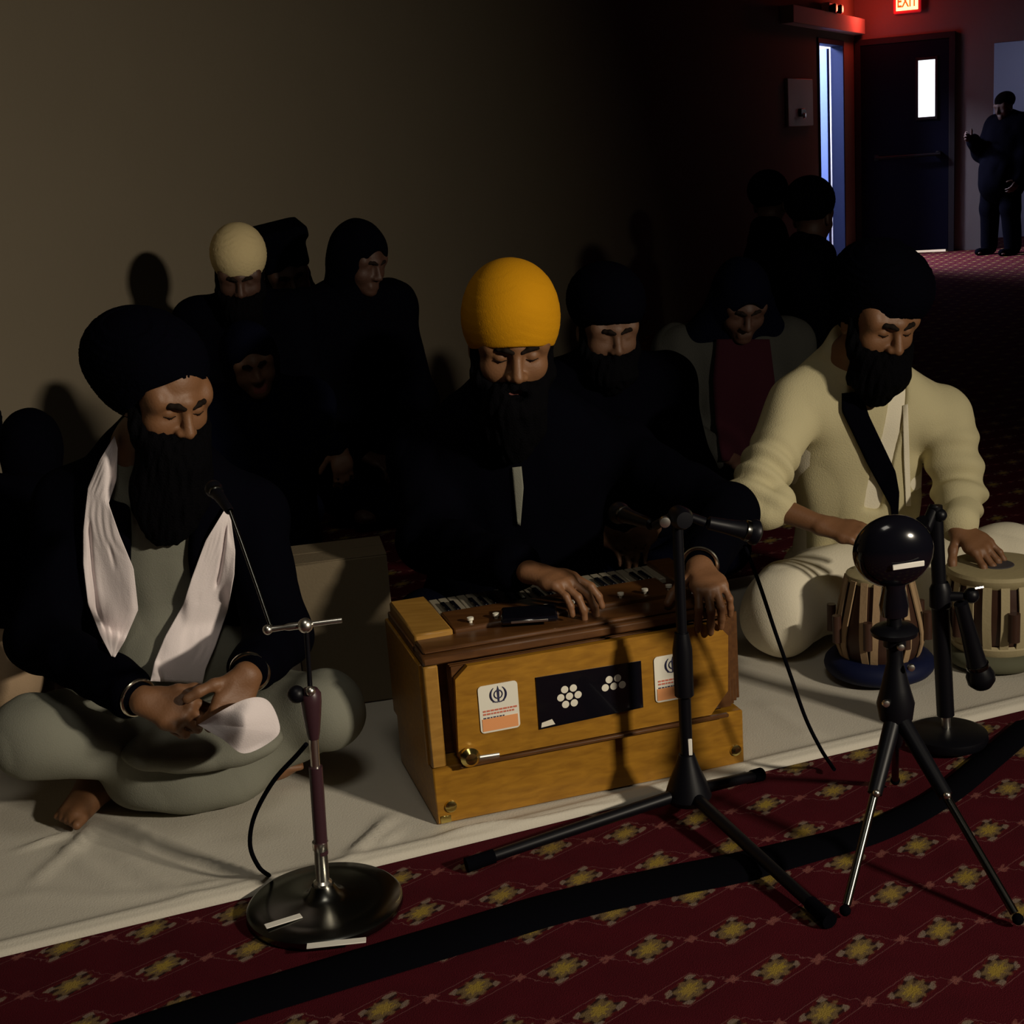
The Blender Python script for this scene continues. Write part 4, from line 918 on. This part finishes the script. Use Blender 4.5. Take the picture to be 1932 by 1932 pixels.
BD = beard_shape(hd, .0036, .155, .072, 1.0, False, .055, (-.01, .035)); BD.ell(hd(0, .085, -.20), (.075, .05, .09), hd.ax, .04)
shape_obj(BD, 'beard', M['hair'], pL, base, hair_disp(hd, .003), 1); brows(hd, pL, base, M['brow'])
bangle(lerp(J['elR'], J['wrR'], .955), J['wrR']-J['elR'], .036, pL, base, M['bangle'], .0035); bangle(lerp(J['elL'], J['wrL'], .95), J['wrL']-J['elL'], .037, pL, base, M['bangle'], .0042)
# white handkerchief hanging from his hands
cs = [A(372, 1368, 2.47), A(455, 1322, 2.47), A(502, 1320, 2.49), A(526, 1362, 2.49), A(520, 1392, 2.48), A(462, 1422, 2.46), A(420, 1395, 2.455)]
def patch(outline, name, m, base, bulge, seed, amp=.004, thick=.003, n=22, nrmv=(0, -1, .3)):
    c = np.mean(outline, 0); out = [c]; m_ = 72; d = np.r_[0, np.cumsum([np.linalg.norm(outline[(i+1) % len(outline)]-outline[i]) for i in range(len(outline))])]
    outline = spline(outline+[outline[0]], 6)[:-1]; d = np.r_[0, np.cumsum([np.linalg.norm(outline[(i+1) % len(outline)]-outline[i]) for i in range(len(outline))])]; cl = np.array(outline+[outline[0]]); tt = np.linspace(0, d[-1], m_, endpoint=False); rimp = np.stack([np.interp(tt, d, cl[:, i]) for i in range(3)], 1)
    V = [c]; nv = nrm(nrmv)
    for k in range(1, n+1): V += list(c+(rimp-c)*k/n)
    V = np.array(V); r = np.r_[0, np.repeat(np.arange(1, n+1)/n, m_)]
    V = V+nv*(bulge*(1-r**2)+amp*wob(V, 75, seed)*np.clip((1.15-r)*3, 0, 1))[:, None]; k = len(V); Bk = V-nv*thick; F = []
    for j in range(m_): F.append((0, 1+j, 1+(j+1) % m_, 1+(j+1) % m_))
    me_v = list(V)+list(Bk); fs = [(0, 1+j, 1+(j+1) % m_) for j in range(m_)]+[(k, k+1+(j+1) % m_, k+1+j) for j in range(m_)]
    for i in range(n-1):
        o = 1+i*m_
        for j in range(m_): a, b = o+j, o+(j+1) % m_; fs += [(a, a+m_, b+m_, b), (k+a, k+b, k+b+m_, k+a+m_)]
    o = 1+(n-1)*m_; fs += [(o+j, k+o+j, k+o+(j+1) % m_, o+(j+1) % m_) for j in range(m_)]
    return MB().add(me_v, fs, True).build(name, m, None, base)
tag(patch(cs, 'handkerchief', M['scarf'], cs[5], .010, 5, .009), 'small white handkerchief held in the hands of the man with a white scarf', 'handkerchief')

# ---- harmonium player: yellow turban, black jacket
hd = Head(at(964, 643, 3.20), 6, 15, 3, 1.10)
J = dict(neck=hd(0, -.055, -.145), shR=A(800, 862, 3.40), shL=A(1165, 858, 3.44), pel=np.array([.0, 3.52, .13]), elR=A(815, 1075, 3.17)+Z3*.07, wrR=A(1000, 1102, 2.80)+Z3*.026, elL=A(1372, 1020, 3.14)+Z3*.06, wrL=A(1320, 1084, 2.82)+Z3*.018,
         hipR=np.array([-.10, 3.48, .12]), hipL=np.array([.10, 3.48, .12]), knR=np.array([-.24, 3.40, .17]), knL=np.array([.36, 3.46, .16]), anR=np.array([.20, 3.36, .07]), anL=np.array([-.12, 3.38, .07]))
base = (.0, 3.45, 0)
B = Shape(.0034); add_head(B, hd, J['neck']); add_torso(B, J, -.012); add_arms(B, J, -.004); add_legs(B, J, -.006)
add_foot(B, J['anR'], J['anR']+np.array([.13, .05, -.02]), .032); add_foot(B, J['anL'], J['anL']+np.array([-.13, .05, -.02]), .032); B.cap(J['neck'], lerp(J['shR'], J['shL'], .5), .06, .07, .04)
add_hand(B, J['wrR'], (.80, -.52, -.18), (.10, -.15, 1), True, 1.0, ((18, 28, 20), (24, 30, 20), (26, 30, 22), (22, 28, 20)), 7, (.75, .60, -.35))
add_hand(B, J['wrL'], (.14, -.86, -.34), (.05, -.40, .90), False, .95, ((30, 40, 8), (34, 42, 8), (36, 42, 8), (32, 42, 8)), 9, (.45, .85, -.2))
pY = person_mesh(B, 'bearded man in a bright yellow turban and black jacket playing the harmonium', base, hd, .013)
S_ = Shape(.006); add_legs(S_, J, .022, .9, .04); S_.ell(J['pel'], (.21, .17, .12), EYE3, .05); S_.zmin = .0135
shape_obj(S_, 'trousers', M['navy_cloth'], pY, base, clothes_disp(.004, 30, 2), 1)
K = Shape(.006); add_torso(K, J, .006); K.cap(J['neck']-Z3*.02, J['neck']+Z3*.01, .066, .060, .02)
shape_obj(K, 'shirt', M['kurta'], pY, base, clothes_disp(.003, 34, 4), 1)
JK = Shape(.006); add_torso(JK, J, .034); add_arms(JK, J, .024, (.87, .85), .04, 1.15); ax = axes(J); JK.ell(J['pel'], (.23, .19, .13), EYE3, .06)
for e in ('shR', 'shL'): JK.cap(lerp(J[e], J['neck'], .3)-ax[1]*.03, J['neck']-ax[1]*.05+Z3*.03, .05, .036, .04)
JK.zmin = .0135; shape_obj(JK, 'jacket', M['black_cloth'], pY, base, clothes_disp(.004, 40, 6), 1)
drape([JK], [(966, 882), (970, 930), (976, 988)], [(984, 880), (988, 920), (982, 992)], 2.9, 3.6, 'shirt_front', M['kurta'], pY, base, 6, 20, .006, .004, .001, 60, 2)
T = turban(hd, (0, -.012, .068), (.0985, .117, .101), (.100, .026), (-.06, -.040), .004, extra=(((0, -.012, .022), (.089, .106, .080)),))
shape_obj(T, 'turban', M['turban_yellow'], pY, base, turban_disp(hd, .0006, 24, .45), 2, built=True)
BD = beard_shape(hd, .0034, .10, .062, .0, True, .05); shape_obj(BD, 'beard', M['hair'], pY, base, hair_disp(hd, .0028), 1); brows(hd, pY, base, M['brow'])
bangle(lerp(J['elL'], J['wrL'], .97), J['wrL']-J['elL'], .037, pY, base, M['bangle'], .0042); bangle(lerp(J['elR'], J['wrR'], .93), J['wrR']-J['elR'], .038, pY, base, M['dark_steel'], .0036)

# ---- tabla player: black turban, cream jacket, black strap
hd = Head(at(1655, 598, 3.46), 19, 20, 4, 1.03)
J = dict(neck=hd(0, -.050, -.150), shR=A(1505, 765, 3.54), shL=A(1775, 785, 3.60), pel=np.array([.96, 3.72, .13]), elR=A(1418, 940, 3.38), wrR=A(1550, 1006, 3.28)+Z3*.02, elL=A(1812, 930, 3.52), wrL=A(1806, 1028, 3.33)+Z3*.045,
         hipR=np.array([.87, 3.66, .12]), hipL=np.array([1.06, 3.66, .12]), knR=A(1484, 1160, 3.41), knL=np.array([1.32, 3.58, .16]), anR=np.array([1.04, 3.54, .07]), anL=np.array([.78, 3.56, .07]))
J['knR'][2] = .155
base = (.96, 3.62, 0)
B = Shape(.0034); add_head(B, hd, J['neck']); add_torso(B, J, -.012); add_arms(B, J, -.004); add_legs(B, J, -.006)
add_foot(B, J['anR'], J['anR']+np.array([.10, .10, -.02]), .032); add_foot(B, J['anL'], J['anL']+np.array([-.10, .10, -.02]), .032); B.cap(J['neck'], lerp(J['shR'], J['shL'], .5), .06, .07, .04)
add_hand(B, J['wrR'], (.86, -.42, -.22), (.15, -.45, .85), True, 1.0, ((12, 22, 18), (16, 24, 18), (18, 26, 20), (16, 24, 18)), 8, (.70, .65, -.25))
add_hand(B, J['wrL'], (.45, -.70, -.45), (.1, -.45, .85), False, 1.0, ((12, 22, 18), (16, 24, 18), (18, 26, 20), (16, 24, 18)), 8)
pT = person_mesh(B, 'bearded man in a black turban and cream jacket with a black strap playing the tabla', base, hd, .013)
S_ = Shape(.006); add_legs(S_, J, .034, .9, .05); S_.ell(J['pel'], (.22, .19, .12), EYE3, .05); S_.ell(J['knR']+np.array([-.01, -.01, -.055]), (.095, .095, .085), EYE3, .05)
S_.ell(A(1620, 1090, 3.50), (.15, .10, .10), EYE3, .06); S_.zmin = .0135
shape_obj(S_, 'trousers', M['white_cotton'], pT, base, clothes_disp(.006, 26, 2, (1, 1, .6)), 1)
K = Shape(.006); add_torso(K, J, .006); K.cap(J['neck']-Z3*.02, J['neck']+Z3*.01, .066, .060, .02)
shape_obj(K, 'shirt', M['white_cotton'], pT, base, clothes_disp(.003, 34, 4), 1)
JK = Shape(.005); add_torso(JK, dict(J, shR=lerp(J['shR'], J['shL'], .06), shL=lerp(J['shL'], J['shR'], .06)), .020); add_arms(JK, J, .022, (.30, .90), .012, 1.08); ax = axes(J); ctr = lerp(J['pel'], J['neck'], .5)
JK.box(A(1700, 860, 3.42), (.022, .16, .19), ax, .01, .015, 's')
for e in ('shR', 'shL'): JK.cap(lerp(J[e], J['neck'], .3)-ax[1]*.02, J['neck']-ax[1]*.045+Z3*.05, .050, .030, .04)
JK.cap(J['neck']-ax[1]*.05+Z3*.06, J['neck']+ax[0]*.05-ax[1]*.0+Z3*.02, .022, .018, .02); JK.cap(J['neck']-ax[1]*.05+Z3*.06, J['neck']-ax[0]*.06+Z3*.02, .022, .018, .02)
JK.zmin = .0135
def tdisp(V, N):
    d = clothes_disp(.0055, 30, 6, (1, 1, .32))(V, N); out = np.zeros(len(V))
    for e, cf in (('R', .3), ('L', .9)):
        a, b = J['el'+e], J['sh'+e]; dv = nrm(b-a); t = (V-a)@dv; r = np.linalg.norm(V-a-t[:, None]*dv, axis=1)
        out += np.exp(-(r/.10)**4)*(.0075*np.sin(t*85+2.5*wob(V, 16, 9)))*np.clip((.16-np.abs(t-.02))/.06, 0, 1)
    return d+out
shape_obj(JK, 'jacket', M['cream'], pT, base, tdisp, 1)
drape([JK, K], [(1588, 742), (1588, 775), (1636, 875), (1680, 955), (1684, 990)], [(1625, 738), (1640, 785), (1690, 890), (1697, 930), (1694, 990)], 3.1, 3.8, 'shoulder_strap', M['black_cloth'], pT, base, 8, 40, .010, .005, .0005, 30, 2)
drape([JK, K], [(1703, 765), (1705, 860), (1709, 955)], [(1713, 762), (1716, 860), (1719, 955)], 3.1, 3.8, 'lit_edge_strip', M['white_cotton'], pT, base, 6, 30, .003, .003, .0005, 40, 3)  # paler strip standing in for light on the jacket's inner edge
T = turban(hd, (.02, -.030, .070), (.112, .132, .102), (.098, .042), (-.04, -.060), .005, extra=(((.02, -.080, .06), (.092, .092, .084)), ((0, -.03, .0), (.090, .085, .06))))
shape_obj(T, 'turban', M['turban_black'], pT, base, turban_disp(hd, .003, 40), 2, built=True)
BD = beard_shape(hd, .0036, .050, .068, .8, False, .055); shape_obj(BD, 'beard', M['hair'], pT, base, hair_disp(hd, .003), 1); brows(hd, pT, base, M['brow'])

for o_ in (pL, pY, pT): o_['group'] = 'musicians seated on the white sheet'

# ================================================================= PEOPLE: those sitting behind
def sitter(label, head, Y, yaw, pitch, k=1.0, roll=3, cloth='black_cloth', legs=None, head_gear='turban', gear_mat='turban_black', beard=0, wide=1.0, over={}, gear=None, skin='skin_mid', spread=.30):
    hd = Head(at(head[0], head[1], Y), yaw, pitch, roll, k); c = hd.c; yw = math.radians(yaw*.5); side = np.array([math.cos(yw), math.sin(yw), 0]); fr = np.array([math.sin(yw), -math.cos(yw), 0])
    neck = hd(0, -.045, -.145); pel = np.array([neck[0], neck[1], 0])-fr*(-.02)+fr*0+Z3*.13*k; pel -= fr*.05
    J = dict(neck=neck, pel=pel, shR=neck-side*.18*k*wide-Z3*.055*k, shL=neck+side*.18*k*wide-Z3*.055*k)
    up = max(.26*k, (neck[2]-pel[2])*.52)
    J['elR'] = J['shR']-side*.05+fr*.05-Z3*up; J['elL'] = J['shL']+side*.05+fr*.05-Z3*up
    J['wrR'] = lerp(J['pel'], J['elR'], .35)+fr*.24*k+Z3*.06; J['wrL'] = lerp(J['pel'], J['elL'], .35)+fr*.24*k+Z3*.06
    for e, s in (('R', -1), ('L', 1)):
        J['hip'+e] = pel+side*.10*k*s-Z3*.01; J['kn'+e] = pel+side*spread*k*s+fr*.20*k+Z3*.02; J['an'+e] = pel-side*spread*.4*k*s+fr*.28*k-Z3*.06*k
    J.update(over); base = (float(pel[0]), float(pel[1]), 0)
    B = Shape(.0065); add_head(B, hd, neck); add_torso(B, J, -.012); add_arms(B, J, -.004, scale=k); add_legs(B, J, -.008, scale=k); B.cap(neck, lerp(J['shR'], J['shL'], .5), .055*k, .065*k, .04)
    for e in 'RL': add_foot(B, J['an'+e], J['an'+e]+side*(.12 if e == 'R' else -.12)*k*spread/.3, .030*k)
    if 'hand' not in over: 
        add_hand(B, J['wrR'], side*.6+fr*.6-Z3*.3, fr*.3+Z3, True, .95*k, ((25, 35, 25),)*4, 4); add_hand(B, J['wrL'], over.get('hdir', -side*.6+fr*.6-Z3*.3), fr*.3+Z3, False, .95*k, ((25, 35, 25),)*4, 4)
    p = person_mesh(B, label, base, hd, .008, [M[skin], M['lip'] if skin != 'skin_shaded' else M[skin]])
    S_ = Shape(.010); add_legs(S_, J, .022, .9, .04, k); S_.ell(pel, (.20*k, .17*k, .115*k), EYE3, .05); S_.zmin = .008; shape_obj(S_, 'trousers', M[legs or 'navy_cloth'], p, base, clothes_disp(.004, 30, 2))
    JK = Shape(.009); add_torso(JK, J, .032*k+.01*(wide-1)); add_arms(JK, J, .024*k, (.88, .88), .05, 1.15*k); JK.ell(pel, (.21*k, .18*k, .13*k), EYE3, .06); ax = axes(J)
    for e in ('shR', 'shL'): JK.cap(lerp(J[e], neck, .3)-ax[1]*.03, neck-ax[1]*.04+Z3*.03, .05*k, .036*k, .04)
    JK.zmin = .008; shape_obj(JK, 'jacket', M[cloth], p, base, clothes_disp(.005, 36, 6))
    if head_gear == 'turban':
        g = gear or ((0, -.020, .074), (.108, .128, .108), (.098, .032), (-.12, -.05)); T = turban(hd, *g, .006); shape_obj(T, 'turban', M[gear_mat], p, base, turban_disp(hd, .002, 36), 2, built=True)
    elif head_gear == 'hood':
        T = Shape(.006); T.ell(hd(0, -.02, .030), np.array([.104, .122, .122])*k, hd.ax, .03).cap(hd(0, -.04, -.05), lerp(neck, pel, .08), .095*k, .115*k, .05)
        T.ell(hd(0, .10, -.025), np.array([.062, .075, .085])*k, hd.ax, .02, 's'); shape_obj(T, 'hood', M[gear_mat], p, base, clothes_disp(.003, 40, 3))
    elif head_gear == 'veil':
        T = Shape(.006); T.ell(hd(0, -.02, .035), np.array([.100, .120, .112])*k, hd.ax, .03)
        for e in (-1, 1): T.cap(hd(.075*e, .0, -.02), lerp(J['shR' if e < 0 else 'shL'], neck, .35)+np.array([0, -.03, .03]), .045*k, .060*k, .05)
        T.cap(hd(0, -.04, -.05), neck, .09*k, .12*k, .04); T.ell(hd(0, .10, -.035), np.array([.056, .08, .085])*k, hd.ax, .015, 's'); shape_obj(T, 'head_scarf', M[gear_mat], p, base, clothes_disp(.003, 30, 3))
    elif head_gear == 'flat':
        T = Shape(.005); T.cap(hd(0, -.01, .055), hd(0, -.01, .075), .090*k, .088*k, .02)
        T.box(hd(0, -.015, .105), np.array([.086, .092, .070])*k, hd.ax, .020, .02); T.box(hd(.006, -.02, .160), np.array([.097, .092, .022])*k, hd.ax, .010, .03); T.build(); T.cut(hd(0, .09, .035), hd.F*.35-hd.U)
        shape_obj(T, 'tall_hat', M[gear_mat], p, base, None, 2, built=True)
    if beard: BD = beard_shape(hd, .005, beard, .062, .8, False, .05); shape_obj(BD, 'beard', M['hair'], p, base, hair_disp(hd, .003))
    brows(hd, p, base, M['brow'], False); p['group'] = 'people sitting behind the musicians'; return p, hd, J, base, JK

sitter('seated man in a cream cap with a black beard and dark jacket by the wall', (452, 515), 4.86, 8, 20, .96, spread=.14, wide=.92, skin='skin_shaded', gear=((0, -.015, .068), (.100, .118, .108), (.098, .018), (-.12, -.04)), gear_mat='cap_cream', beard=.07)
sitter('seated figure in a tall square black hat between the cream cap and the black hood', (541, 520), 5.62, 20, 10, 1.06, -9, spread=.14, wide=.88, skin='skin_shaded', head_gear='flat', gear_mat='turban_black', beard=.05)
sitter('seated figure in a rounded black hood and bulky dark coat against the wall', (680, 492), 5.18, 50, 16, .97, 2, spread=.14, skin='skin_shaded', head_gear='hood', gear_mat='black_cloth', wide=1.0)
sitter('small child in a dark blue hood with a bare face behind the white scarf man', (474, 684), 3.98, 18, 10, .78, -8, spread=.18, cloth='navy_cloth', head_gear='hood', gear_mat='navy_cloth', over=dict(wrL=np.array(at(640, 842, 3.80)), elL=np.array(at(600, 850, 3.93)), hdir=np.array([.1, -.3, -.9])))
sitter('seated person in black with a black turban just behind the yellow turban man', (1145, 618), 4.0, 14, 12, 1.0, 2, gear=((0, -.020, .076), (.112, .132, .108), (.098, .042), (-.12, -.05)), beard=.03, wide=1.1)
pf = sitter('seated person in a dark head scarf, grey coat and maroon top behind the tabla player', (1398, 572), 4.8, 6, 26, 1.0, 2, skin='skin_shaded', cloth='grey_cloth', head_gear='veil', gear_mat='navy_cloth', legs='maroon', wide=1.1)
drape([pf[4]], [(1352, 640), (1345, 720), (1350, 800), (1362, 870)], [(1452, 640), (1462, 720), (1450, 800), (1430, 870)], 4.3, 5.2, 'maroon_top', M['maroon'], pf[0], pf[3], 14, 30, .012, .006, .004, 30, 5)
sitter('dark figure sitting furthest back along the wall left of the open doorway', (1452, 385), 7.7, 150, 5, 1.0, 3, skin='skin_shaded', wide=1.1)
sitter('dark figure sitting before the open doorway with its shoulder against the light', (1532, 410), 6.3, 140, 5, 1.0, 3, skin='skin_shaded', wide=1.2)
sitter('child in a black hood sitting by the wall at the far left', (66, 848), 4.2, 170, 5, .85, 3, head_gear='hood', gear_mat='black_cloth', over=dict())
sitter('figure in a black jacket and tan trousers cut off by the left edge', (-75, 850), 3.5, 40, 10, 1.0, 3, legs='tan_cloth', over=dict(knL=np.array(at(12, 1280, 3.05))))
bx0 = np.array([*at(-52, 1240, 3.87)[:2], .001]); bh = at(0, 1088, 3.83)[2]
bo = thing('cardboard_box', 'plain brown box at the left edge beside the tan trousered figure', 'box', bx0); BA = np.array([nrm([.985, .17, 0]), nrm([-.17, .985, 0]), Z3])
MB().box(bx0+Z3*(bh/2), (.20, .08, bh), BA, .003).build('carton', M['card'], bo); MB().box(bx0+Z3*(bh+.0015), (.20, .08, .003), BA, .001).build('lid_flap', M['card'], bo)

# ---- standing figure by the far doorway
g0 = np.array(ground(1888, 480)); hz = at(1895, 200, g0[1])
hd = Head(hz, -62, 14, 0, 1.0); base = tuple(g0); side = np.array([math.cos(math.radians(-62)), math.sin(math.radians(-62)), 0]); fr = np.array([math.sin(math.radians(-62)), -math.cos(math.radians(-62)), 0])
g = np.array(base); H0 = hz[2]-.02
J = dict(neck=hd(0, -.04, -.15), pel=g+Z3*.86*H0/1.5, shR=hd(0, -.04, -.21)-side*.19, shL=hd(0, -.04, -.21)+side*.19)
J['elR'] = J['shR']+fr*.14-Z3*.24-side*.04; J['elL'] = J['shL']+fr*.05-Z3*.28+side*.03; J['wrR'] = J['elR']+fr*.20+Z3*.14+side*.06; J['wrL'] = J['elL']+fr*.08-Z3*.23
for e, s in (('R', -1), ('L', 1)): J['hip'+e] = J['pel']+side*.09*s; J['kn'+e] = g+side*.13*s+Z3*.45+fr*.02; J['an'+e] = g+side*.15*s+Z3*.075
B = Shape(.009); add_head(B, hd, J['neck']); add_torso(B, J, -.012); add_arms(B, J, -.004); add_legs(B, J, -.006)
for e in 'RL': add_foot(B, J['an'+e]-Z3*.035, J['an'+e]+fr*.17-Z3*.05, .032); add_hand(B, J['wr'+e], fr*.8+Z3*(.3 if e == 'R' else -.9), -side if e == 'R' else side, e == 'R', .95, ((25, 35, 25),)*4, 4)
ps = person_mesh(B, 'standing dark figure facing left in front of the lit far opening, one forearm raised', base, hd, .004, [M['skin_shaded'], M['skin_shaded']])
for e in 'RL':
    S_ = Shape(.008); a_ = J['an'+e]-Z3*.035; S_.cap(a_-fr*.04+Z3*.005, a_+fr*.15-Z3*.006, .044, .036, .02).cap(a_, a_+Z3*.06, .045, .045, .02); S_.zmin = .002; shape_obj(S_, 'shoe', M['black_cloth'], ps, base)
S_ = Shape(.012); add_legs(S_, J, .045, .97, .03); S_.ell(J['pel'], (.16, .14, .13), EYE3, .05); shape_obj(S_, 'trousers', M['black_cloth'], ps, base, clothes_disp(.004, 26, 2))
JK = Shape(.012); add_torso(JK, J, .060); add_arms(JK, J, .040, (.9, .9), .05, 1.15); JK.ell(J['pel']-Z3*.10, (.23, .21, .22), EYE3, .06); shape_obj(JK, 'jacket', M['black_cloth'], ps, base, clothes_disp(.005, 26, 4))
T = turban(hd, (0, -.02, .05), (.088, .110, .085), (.098, .045), (-.12, -.08), .008); shape_obj(T, 'hair', M['hair'], ps, base, None, 1, built=True)

for o_ in list(bpy.data.objects):
    if o_.parent is None and o_.get('category') in ('microphone', 'microphone stand', 'drum', 'cable', 'box') and 'group' not in o_:
        o_['group'] = {'microphone': 'microphones on the stands', 'microphone stand': 'microphone stands in front of the musicians', 'drum': 'pair of tabla drums', 'cable': 'black microphone cables', 'box': 'plain brown boxes'}[o_['category']]
# ================================================================= LIGHT, CAMERA
w = bpy.data.worlds.new('night'); bpy.context.scene.world = w; w.use_nodes = True
w.node_tree.nodes['Background'].inputs['Color'].default_value = (.15, .18, .45, 1); w.node_tree.nodes['Background'].inputs['Strength'].default_value = .004
def area(name, loc, to, sx, sy, power, col, spread=180):
    l = bpy.data.lights.new(name, 'AREA'); l.shape = 'RECTANGLE'; l.size = sx; l.size_y = sy; l.energy = power; l.color = col; l.spread = math.radians(spread)
    o = bpy.data.objects.new(name, l); C.objects.link(o); o.location = loc; o.rotation_euler = (Vector(to)-Vector(loc)).to_track_quat('-Z', 'Y').to_euler(); return o
area('hall_lamp', (3.2, -.35, 2.1), (-1.0, 3.5, .5), .34, .14, 29, (1.0, .88, .70), 76)
area('overhead_fill', (.0, 1.0, 3.4), (-.5, 2.3, 0), .8, .8, 3.4, (1.0, .92, .78), 100)  # unseen soft fill from above, added to brighten the floor sheet
pl = bpy.data.lights.new('exit_glow', 'POINT'); pl.energy = 9; pl.color = (1, .06, .04); pl.shadow_soft_size = .08
o = bpy.data.objects.new('exit_glow', pl); C.objects.link(o); o.location = tuple(ec-FO*.40-FD*.25-Z3*.05)
cl = KN+WO*.95+WD*-1.0+Z3*2.6; area('corridor_lamp', tuple(cl), tuple(cl-Z3), .6, .6, 380, (.72, .76, 1.0))
cl = KN+FO*.85+FD*3.0+Z3*2.6; area('lobby_lamp', tuple(cl), tuple(cl-Z3), .6, .6, 8, (.55, .6, 1.0))
cd = bpy.data.cameras.new('camera'); cam = bpy.data.objects.new('camera', cd); C.objects.link(cam); bpy.context.scene.camera = cam
cd.sensor_width = 36; cd.lens = FPX/1932*36; cd.clip_end = 100; cd.clip_start = .05
mw = Matrix.Identity(4)
for i in range(3): mw[i][0], mw[i][1], mw[i][2] = CAMR[0][i], CAMR[1][i], -CAMR[2][i]
mw[2][3] = CAMZ; cam.matrix_world = mw
sc = bpy.context.scene; sc.view_settings.view_transform = 'Standard'; sc.view_settings.look = 'None'; sc.view_settings.exposure = 0; sc.view_settings.gamma = 1; sc.view_settings.use_curve_mapping = False
